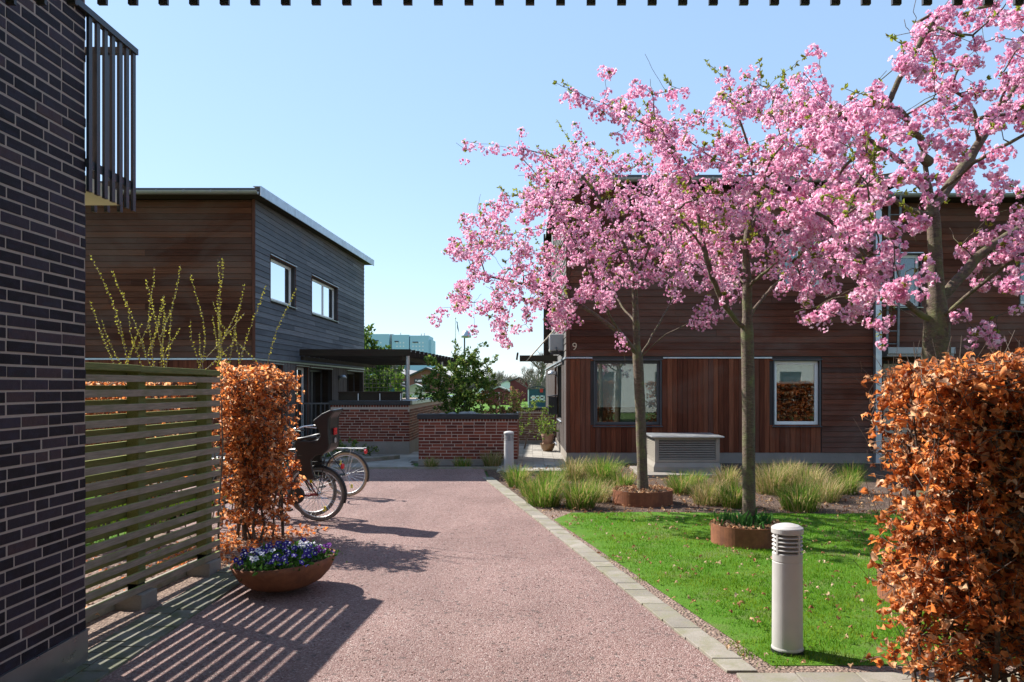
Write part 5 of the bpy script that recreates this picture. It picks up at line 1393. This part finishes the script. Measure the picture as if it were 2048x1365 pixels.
def bulbs():
    x,y,r,h = TREES[1]
    for i,(dx,dy,n,s) in enumerate(((-.20,.05,14,.20),(-.10,-.10,16,.24),(-.02,-.20,10,.18),(.13,-.08,14,.22),(.22,.02,9,.17),(-.29,-.02,7,.15),(.05,-.27,6,.13))):
        t = thing('bulb_plant', 'strappy green bulb leaves sprouting in the rusty ring round the middle cherry trunk', 'plant', (x+dx,y+dy,h-.02), 'green bulb plants in the middle ring')
        pos = np.array([[x+dx,y+dy,h-.03]])+rng.normal(size=(n,3))*np.array([.03,.03,0]); d = np.stack([rng.normal(size=n)*.4,rng.normal(size=n)*.4,np.ones(n)],1)
        V,F = leaf_tpl(.075,.10,.5,5,-.1); scatter('leaves', V, F, pos, dir_rot(n,d), s*rng.uniform(.6,1.1,n), MT['bulb_leaf'], t)
bulbs()

# ------------------------------------------------------------------ steel bowl of pansies
BX, BY = -2.05, 6.52
bw = thing('flower_bowl', 'wide rust-brown steel bowl on the gravel path beside the fence', 'flower bowl', (0,0,0))
mb = MB(); mb.lathe([(.10,0),(.20,.012),(.30,.055),(.37,.12),(.41,.19),(.425,.245),(.417,.245),(.40,.19),(.36,.13),(.0,.10)], (0,0,0), 64); mb.build('bowl', MT['corten'], bw, smooth=True)
mb = MB(); mb.lathe([(.405,.205),(.25,.225),(0,.235)], (0,0,0), 40, cap=False); mb.build('soil', MT['soil'], bw, smooth=True)
bw.location = (BX, BY, .006); bw.rotation_euler = (0, radians(-4.5), radians(12))
def pansy_tpl():
    V=[(0,0,.06)]; F=[]; n=10
    for k in range(n):
        a=2*pi*k/n; r=1.0 if k%2==0 else .74; V.append((r*cos(a), r*sin(a), .16*(1 if k%2 else -.3)))
    for k in range(n): F.append((0,1+k,1+(k+1)%n))
    return V,F
PV,PF = pansy_tpl()
spots = [(a*45+13, .27) for a in range(8)] + [(a*60+5, .16) for a in range(6)] + [(0,.0)] + [(a*45+38,.325) for a in range(8)]
for ang, rad in spots:
    lx, ly = rad*cos(radians(ang)), rad*sin(radians(ang)); x, y = BX+lx, BY+ly; z = .232+lx*.075+.015*random.random()+.05*(1-(rad/.33)**2)
    kd = 'white' if (lx > -.05 and abs(lx-.09) < .12 and ly > .02) or (abs(lx+.12) < .06 and ly < -.1) else ('purple' if lx > .24 else 'violet')
    t = thing('pansy_plant', {'white':'white flowered pansy plant in the rust-brown bowl','purple':'purple flowered pansy plant at the right rim of the rust-brown bowl','violet':'violet-blue pansy plant in the rust-brown bowl'}[kd], 'pansy', (x,y,z-.03), {'white':'white pansies in the bowl','purple':'purple pansies in the bowl','violet':'violet pansies in the bowl'}[kd])
    n = 64; pos = np.array([[x,y,z]])+rng.normal(size=(n,3))*np.array([.05,.05,.022]); d = rng.normal(size=(n,3))*.8+np.array([0,0,.45])
    scatter('leaves', LEAF2_V, LEAF2_F, pos, dir_rot(n,d), .046*rng.uniform(.6,1.2,n), MT['pansy_leaf'], t)
    n = 7 if kd == 'violet' else 6; pos = np.array([[x,y,z+.055]])+rng.normal(size=(n,3))*np.array([.052,.052,.020]); d = np.stack([rng.normal(size=n)*.4, -.55+rng.normal(size=n)*.4, np.full(n,.75)],1)
    fl = scatter('flowers', PV, PF, pos, rand_rot(n,d), .027*rng.uniform(.8,1.15,n), MT['pansy_'+kd], t, .05)
    dn = d/np.linalg.norm(d,axis=1,keepdims=True)
    scatter('flower_centres', PV, PF, pos+dn*.004, rand_rot(n,d), .008, MT['pansy_white' if kd != 'white' else 'pansy_violet'], fl)

# ------------------------------------------------------------------ shrubs
def bush(name, label, cat, c, size, ntw, per, leaf, m, seed, group=None, flat=1.0, stem='twig', base=None):
    random.seed(seed); c = np.array(c, float); b = np.array(base if base is not None else [c[0],c[1],c[2]-size[2]*.9], float)
    t = thing(name, label, cat, tuple(b), group)
    sk = Skeleton(); sk.chain([b, b+(c-b)*.45], None, 0, .08, .1)
    tp = []
    for i in range(ntw):
        d = rng.normal(size=3); d /= np.linalg.norm(d); r = random.uniform(.35,1.0)**.6*(1+.22*sin(3*math.atan2(d[1],d[0])+seed)+.15*sin(7*d[2]+seed))
        tp.append(c + d*r*np.array(size))
    tp.sort(key=lambda q: np.linalg.norm(q-b)); lp=[]; ld=[]
    for q in tp:
        if q[2] < b[2]+.03: continue
        ids = sk.twig_to(q, 2, .06, max(size)*.14, .15)
        if not ids: continue
        P=[sk.P[i] for i in ids]
        for k in range(per):
            f=random.uniform(.2,1)*(len(P)-1.001); a=int(f); lp.append(P[a]+(P[a+1]-P[a])*(f-a)+rng.normal(size=3)*leaf*.35); ld.append((P[-1]-P[0])/(np.linalg.norm(P[-1]-P[0])+1e-6)+rng.normal(size=3)*.8*flat)
    r=sk.radii(.003*max(1,size[2]), .02*max(1,size[2]**.5)); mb=MB(); sk.tubes(mb,r); mb.build('stems', MT[stem], t)
    lp=np.array(lp); ld=np.array(ld); scatter('foliage', LEAF2_V, LEAF2_F, lp, dir_rot(len(lp),ld), leaf*rng.uniform(.5,1.3,len(lp)), MT[m], t)
    return t
bush('evergreen_shrub','large dark evergreen shrub at the left of the red brick planter','shrub',(-1.75,17.75,1.65),(.85,.6,.72),150,34,.075,'conifer',21,base=(-1.75,17.7,1.0))
bush('evergreen_shrub','tall loose evergreen shrub in the middle of the red brick planter','shrub',(-1.35,17.9,1.8),(.62,.5,.85),130,30,.07,'conifer',22,base=(-1.4,17.8,1.0))
bush('flowering_shrub','low shrub with pinkish new leaves at the right of the red brick planter','shrub',(-.62,17.6,1.28),(.52,.5,.40),110,30,.055,'pink_shrub',23,base=(-.62,17.6,.98))
bush('spindly_shrub','thin yellow-green shrub leaning over between the brick planter and the mossy wall','shrub',(.05,20.6,.95),(.62,.4,.60),60,16,.045,'fresh_green',24,base=(-.15,20.9,0))
bush('foliage','','',(0,0,0),(.1,.1,.1),3,2,.02,'fresh_green',25) if False else None
random.seed(26)
n=150; pos=np.array([[.46,20.1,.62]])+rng.normal(size=(n,3))*np.array([.15,.13,.13]); scatter('leaves', LEAF2_V, LEAF2_F, pos, dir_rot(n,rng.normal(size=(n,3))+np.array([0,0,.4])), .085*rng.uniform(.6,1.2,n), MT['fresh_green'], POTTED)
mb=MB()
for i in range(12):
    a=random.uniform(0,6.28); mb.tube([(.46,20.1,.42),(.46+.07*cos(a),20.1+.07*sin(a),.55),(.46+.19*cos(a),20.1+.16*sin(a),random.uniform(.62,.8))],.006,4)
mb.build('stems', MT['twig'], POTTED)
bush('border_plant','dark green border plants in the shaded bed below the terrace wall','plant',(-4.6,18.2,.22),(.55,.5,.22),60,20,.06,'conifer',27,base=(-4.6,18.2,0))
bush('border_plant','small dark green plant against the concrete foot of the terrace wall','plant',(-3.9,18.8,.18),(.20,.18,.18),24,14,.05,'conifer',28,base=(-3.9,18.8,0))
# sedum on the edges of both flat roofs
n=1500; P=np.stack([rng.uniform(-13,-6.3,n), rng.uniform(17.68,18.6,n), np.full(n,6.15)],1); P[:,2]=6.15+(P[:,1]-17.66)*.031; P=P[(np.sin(P[:,0]*2.1)+np.sin(P[:,0]*5.3)+rng.normal(size=n)*.4)>0.1]; n=len(P)
scatter('sedum', LEAF2_V, LEAF2_F, P, dir_rot(n, rng.normal(size=(n,3))*.5+np.array([0,0,1])), rng.uniform(.03,.075,n), MT['sedum'], r7)
# ------------------------------------------------------------------ background
def far_box(t, x0,x1,y0,y1,z0,z1,m,name='wall'):
    mb=MB(); mb.box(x0,x1,y0,y1,z0,z1); return mb.build(name, MT[m], t)
# teal slab block
tb = thing('hospital_block','long pale teal high-rise block on the horizon above the pergola','building',(-100,620,0))
Y=600
for a,b,top in ((700,778,668.5),(784,818,670),(820,857,671.5)):
    p0,p1=pt(a,top,Y),pt(b,top,Y); w=far_box(tb,p0[0],p1[0],Y,Y+30,0,p0[2],'teal_panel')
    mb=MB(); mb.box(p0[0]+2,p1[0]-8,Y-.4,Y,p0[2]-5.6,p0[2]-4.8); mb.build('band', MT['roof_dark'], w)
p0,p1=pt(778,668,Y),pt(784,668,Y); far_box(tb,p0[0],p1[0],Y+4,Y+30,0,p0[2],'grey_plastic','stair_tower')
p0,p1=pt(857,679,Y),pt(861.5,679,Y); far_box(tb,p0[0],p1[0],Y+3,Y+30,0,p0[2],'teal_panel','annex')
for px0,cols in ((738,3),(747+8,2),(794,3),(826,4)):
    for i in range(cols):
        for j in range(6):
            c=pt(px0+i*6.6,686+j*7.2,Y); mb=MB(); mb.box(c[0]-.55,c[0]+.55,Y-.12,Y,c[2]-.55,c[2]+.55); mb.build('window', MT['white_frame'], tb)
for px,h in ((839,666),(845,665),(797,664)):
    c=pt(px,h,Y); mb=MB(); mb.tube([(c[0],Y+10,c[2]-6),(c[0],Y+10,c[2])],.35,6); mb.build('chimney', MT['grey_plastic'], tb)
# twin-gabled red brick building
gb = thing('brick_hall','red brick hall with two gables beyond the terrace','building',(-45,180,0))
Y=170
def gable(px0,px1,apx,ypk,yeave):
    L,R,A=pt(px0,yeave,Y),pt(px1,yeave,Y),pt(apx,ypk,Y)
    mb=MB(); mb.sweep([(L[0],Y,0),(R[0],Y,0),(R[0],Y,R[2]),(A[0],Y,A[2]),(L[0],Y,L[2])],(0,0,0),(0,40,0)); mb.build('wall', MT['far_brick'], gb)
    for p,q in ((L,A),(A,R)):
        mb=MB(); d=.45
        mb.hexa([(p[0],Y-.6,p[2]+.05),(q[0],Y-.6,q[2]+.05),(q[0],Y+40,q[2]+.05),(p[0],Y+40,p[2]+.05),(p[0],Y-.6,p[2]+d),(q[0],Y-.6,q[2]+d),(q[0],Y+40,q[2]+d),(p[0],Y+40,p[2]+d)]); mb.build('roof', MT['roof_grey'], gb)
        mb=MB(); mb.bar((p[0],Y-.7,p[2]+.25),(q[0],Y-.7,q[2]+.25),.3,.7,(0,1,0)); mb.build('verge', MT['roof_dark'], gb)
gable(740,815,783,739.5,756); gable(815,903,853,739,756)
for px0,px1,y0,y1 in ((791,800,759,768),(803,812,762,770),(829,846,758,766),(846,858,770,780),(866,880,758,766)):
    a,b=pt(px0,y1,Y),pt(px1,y0,Y); mb=MB(); mb.box(a[0],b[0],Y-.15,Y,a[2],b[2]); w=mb.build('window', MT['dark_frame'], gb)
    mb=MB(); mb.box(a[0]+.25,b[0]-.25,Y-.2,Y-.155,a[2]+.25,b[2]-.25); mb.build('pane', MT['mirror_glass'], w)
fg=Frame((pt(843,756.5,Y)[0],Y-.05,0),(1,0,0),(0,-1,0)); digits('VERK',fg,0,pt(843,756.5,Y)[2],1.0,gb,MT['white_frame']).name='sign_letters'
# allotment huts
def hut(label,px0,px1,pyb,pyt,Y,m,roofm,white=True,window=True,arch=0,group='garden huts beyond the walls'):
    a,b=pt(px0,pyb,Y),pt(px1,pyt,Y); x0,x1,z1=a[0],b[0],b[2]; D=(x1-x0)*1.1
    t=thing('garden_hut',label,'hut',((x0+x1)/2,Y+D/2,0),group)
    far_box(t,x0,x1,Y,Y+D,-.05,z1,m)
    xm=(x0+x1)/2; h=(x1-x0)*.22; o=(x1-x0)*.07
    if arch:
        mb=MB(); n=9; prof=[(x0-o+(x1-x0+2*o)*i/n, Y-o, z1+h*.8*sin(pi*i/n)) for i in range(n+1)]; mb.sweep(prof+[(p[0],p[1],p[2]-.08) for p in prof[::-1]],(0,0,0),(0,D+2*o,0)); mb.build('roof',MT[roofm],t)
    else:
        mb=MB(); mb.sweep([(x0-o,Y-o,z1-.02),(xm,Y-o,z1+h),(x1+o,Y-o,z1-.02),(x1+o,Y-o,z1+.08),(xm,Y-o,z1+h+.1),(x0-o,Y-o,z1+.08)],(0,0,0),(0,D+2*o,0)); mb.build('roof',MT[roofm],t)
        mb=MB(); mb.sweep([(x0,Y,z1),(x1,Y,z1),(xm,Y,z1+h)],(0,0,0),(0,D,0)); mb.build('gable',MT[m],t)
    if white:
        mb=MB(); w=(x1-x0)*.05; mb.box(x0-.02,x0+w,Y-.03,Y-.001,0,z1); mb.box(x1-w,x1+.02,Y-.03,Y-.001,0,z1); mb.build('corner_boards',MT['white_frame'],t)
    if window:
        ww=(x1-x0); mb=MB(); u0,u1,v0,v1=x0+.14*ww,x1-.14*ww,z1*.42,z1*.66
        mb.box(u0,u1,Y-.05,Y-.001,v0,v0+.08*ww); mb.box(u0,u1,Y-.05,Y-.001,v1-.06*ww,v1); 
        for f in (0,.3,.63,.94): mb.box(u0+(u1-u0)*f,u0+(u1-u0)*f+.06*ww,Y-.05,Y-.001,v0-.05*ww,v1)
        wi=mb.build('window',MT['white_frame'],t); mb=MB(); mb.box(u0+.02,u1-.02,Y-.02,Y-.002,v0+.05,v1-.03); mb.build('pane',MT['mirror_glass'],wi)
    return t
ht=hut('small blue-green hut with white window bars behind the mossy brick wall',1056,1094,815,779,60,'hut_blue','roof_dark',True,True,1)
c=pt(1083,781,59.9); mb=MB(); mb.box(c[0]-.12,c[0]+.12,59.85,59.92,c[2]-.16,c[2]+.12); mb.build('panel',MT['sign_red'],ht)
hut('low dark hut with an arched roof seen under the pergola',779,813,792,776,80,'hut_blue','roof_dark',False,False,1)
hut('beige hut with a pale roof seen right of the pergola post',816,845,795,776,75,'beige','roof_grey',True,True)
hut('dark red hut with a pale roof behind the pink-leaved shrub',975,1021,806,785,70,'hut_red','roof_grey',False,False)
hut('long falun red shed beside the far lawn',1020,1056,796,764,85,'hut_red','roof_dark',False,False)
hut('white gabled house among bare trees',1002,1026,790,768,130,'white_frame','roof_grey',False,False)
hut('small white hut beyond the evergreen shrub',955,975,795,770,110,'white_frame','far_brick',False,False)
# street lamp and flagpole
t=thing('street_lamp','tall street lamp with a domed shade rising above the evergreen shrub','street lamp',(pt(929,0,45)[0],45,0))
x=pt(929,0,45)[0]; zt=pt(0,661,45)[2]
mb=MB(); mb.tube([(x,45,0),(x,45,zt-.3),(x+.01,45,zt-.1),(x+.1,45,zt)],[.055,.042,.038,.03],10); mb.build('pole',MT['dark_frame'],t)
mb=MB(); mb.lathe([(.04,.0),(.12,-.03),(.22,-.14),(.28,-.30),(.29,-.42),(.27,-.42),(.25,-.30),(.0,-.2)],(x+.10,45,zt),24,cap=False); mb.build('shade',MT['zinc'],t,smooth=True)
mb=MB(); mb.lathe([(.0,-.46),(.14,-.44),(.17,-.38),(0,-.36)],(x+.10,45,zt),16); mb.build('diffuser',MT['white_frame'],t,smooth=True)
t=thing('flagpole','white flagpole with a limp pennant left of the street lamp','flagpole',(pt(911,0,90)[0],90,0))
x=pt(911,0,90)[0]; zt=pt(0,638,90)[2]; mb=MB(); mb.tube([(x,90,0),(x,90,zt)],[.07,.04],8); mb.build('pole',MT['white_frame'],t)
mb=MB(); mb.lathe([(0,0),(.08,.03),(.1,.09),(.05,.16),(0,.17)],(x,90,zt),10); mb.build('finial',MT['brass'],t)
mb=MB(); vs=[]
for i in range(9):
    f=i/8; vs+= [(x+.08+.30*f+.04*sin(9*f),90+.06*sin(7*f),zt-.3-1.5*f),(x+.06+.30*f+.18*(1-f*.6),90-.05*sin(8*f),zt-.35-1.5*f)]
mb.add(vs,[(2*i,2*i+1,2*i+3,2*i+2) for i in range(8)]); o=mb.build('pennant',MT['hut_blue'],t); o.modifiers.new('thick','SOLIDIFY').thickness=.01
# bare trees
def bare_tree(label,px,Y,pytop,seed,spread=1.0,group='bare trees in the distance',m='grey_twig'):
    random.seed(seed); x=pt(px,0,Y)[0]; H=pt(0,pytop,Y)[2]
    t=thing('bare_tree',label,'tree',(x,Y,0),group); mb=MB()
    def grow(p,d,L,r,lev):
        n=4; P=[p]; 
        for i in range(n):
            d=(d+Vector((random.gauss(0,.12),random.gauss(0,.12),random.gauss(.04,.05)))).normalized(); P.append(P[-1]+d*(L/n))
        mb.tube(P,[r*(1-.4*i/n) for i in range(n+1)],5 if lev<2 else 3,False)
        if lev>=5: return
        for k in range(3 if lev<4 else 4):
            q=P[random.randint(2,n)]; a=Vector((random.gauss(0,1)*spread,random.gauss(0,1)*spread,random.uniform(.2,1.1))).normalized()
            grow(q,(d*.55+a*.75).normalized(),L*random.uniform(.60,.80),r*.56,lev+1)
        grow(P[-1],d,L*.72,r*.64,lev+1)
    grow(Vector((x,Y,-.1)),Vector((0,0,1)),H*.28,H*.03,0)
    mb.build('branches',MT[m],t); return t
bare_tree('wide bare tree behind the blue-green hut, nearest of the bare trees',1072,75,672,31,1.1)
bare_tree('bare tree with a rounded crown left of the white gabled house',985,120,722,32,1.0)
bare_tree('hazy bare tree behind the white gabled house',1030,150,735,33,1.1)
bare_tree('slim bare tree in front of the teal block',779,140,676,34,.8)
bare_tree('bare tree behind the right gable of the brick hall',860,240,728,35,1.2)
bare_tree('bare tree behind the left gable of the brick hall',800,235,726,36,1.2)
bare_tree('bare tree behind the large evergreen shrub',925,220,733,37,1.2)
bare_tree('small bare tree in front of the left part of the teal block',767,150,688,38,.7)
def wood_mass():
    random.seed(41); mb=MB()
    for i in range(420):
        px=random.uniform(680,1130); Y=random.uniform(260,330); x=pt(px,0,Y)[0]; H=pt(0,random.gauss(755,4),Y)[2]
        for k in range(4):
            mb.tube([(x,Y,0),(x+random.gauss(0,.6),Y,H*.5),(x+random.gauss(0,1.6),Y+random.gauss(0,1),H*random.uniform(.8,1.05))],[.28,.2,.06],3,False)
    tag(mb.build('far_wood',MT['grey_twig']),kind='stuff')
wood_mass()
# pine and bushes beyond the terrace
bush('pine_tree','dark green pine tree behind the wire trellis','tree',(pt(728,0,38)[0],38,2.1),(1.5,1.2,1.9),170,26,.22,'conifer',51,base=(pt(728,0,38)[0],38,0))
bush('pine_tree','tall dark pine peeking out beside the far corner of the grey house','tree',(pt(722,0,60)[0],60,3.7),(.8,.8,2.1),90,22,.28,'conifer',52,base=(pt(722,0,60)[0],60,0))
bush('garden_bush','round green bush behind the wire trellis, right of the pine','shrub',(pt(775,0,40)[0],40,1.5),(1.0,.9,1.1),90,24,.16,'fresh_green',53,base=(pt(775,0,40)[0],40,0))

# pale building of invented shape, added behind the camera for the window reflections
t=thing('reflection_building','pale rendered building of invented shape, added behind the viewer to be mirrored in the windows of house number 9','building',(10,-18,0))
fb=Frame((-2,-15,0),(1,0,0),(0,1,0)); opb=[(2+4*i,3.4+4*i,1.0+3*j,2.6+3*j) for i in range(6) for j in range(2)]
mb=MB(); backing(mb,fb,0,26,0,7.2,opb,.3); mb.box(-2,24,-24,-15.4,0,7.1); mb.build('wall',MT['render_wall'],t)
mb=MB(); mb.box(-2.4,24.4,-24,-14.6,7.21,7.4); mb.build('roof',MT['roof_dark'],t)
for o in opb:
    mb=MB(); fb.box(mb,o[0],o[1],o[2],o[3],-.28,-.2); mb.build('window',MT['dark_frame'],t)
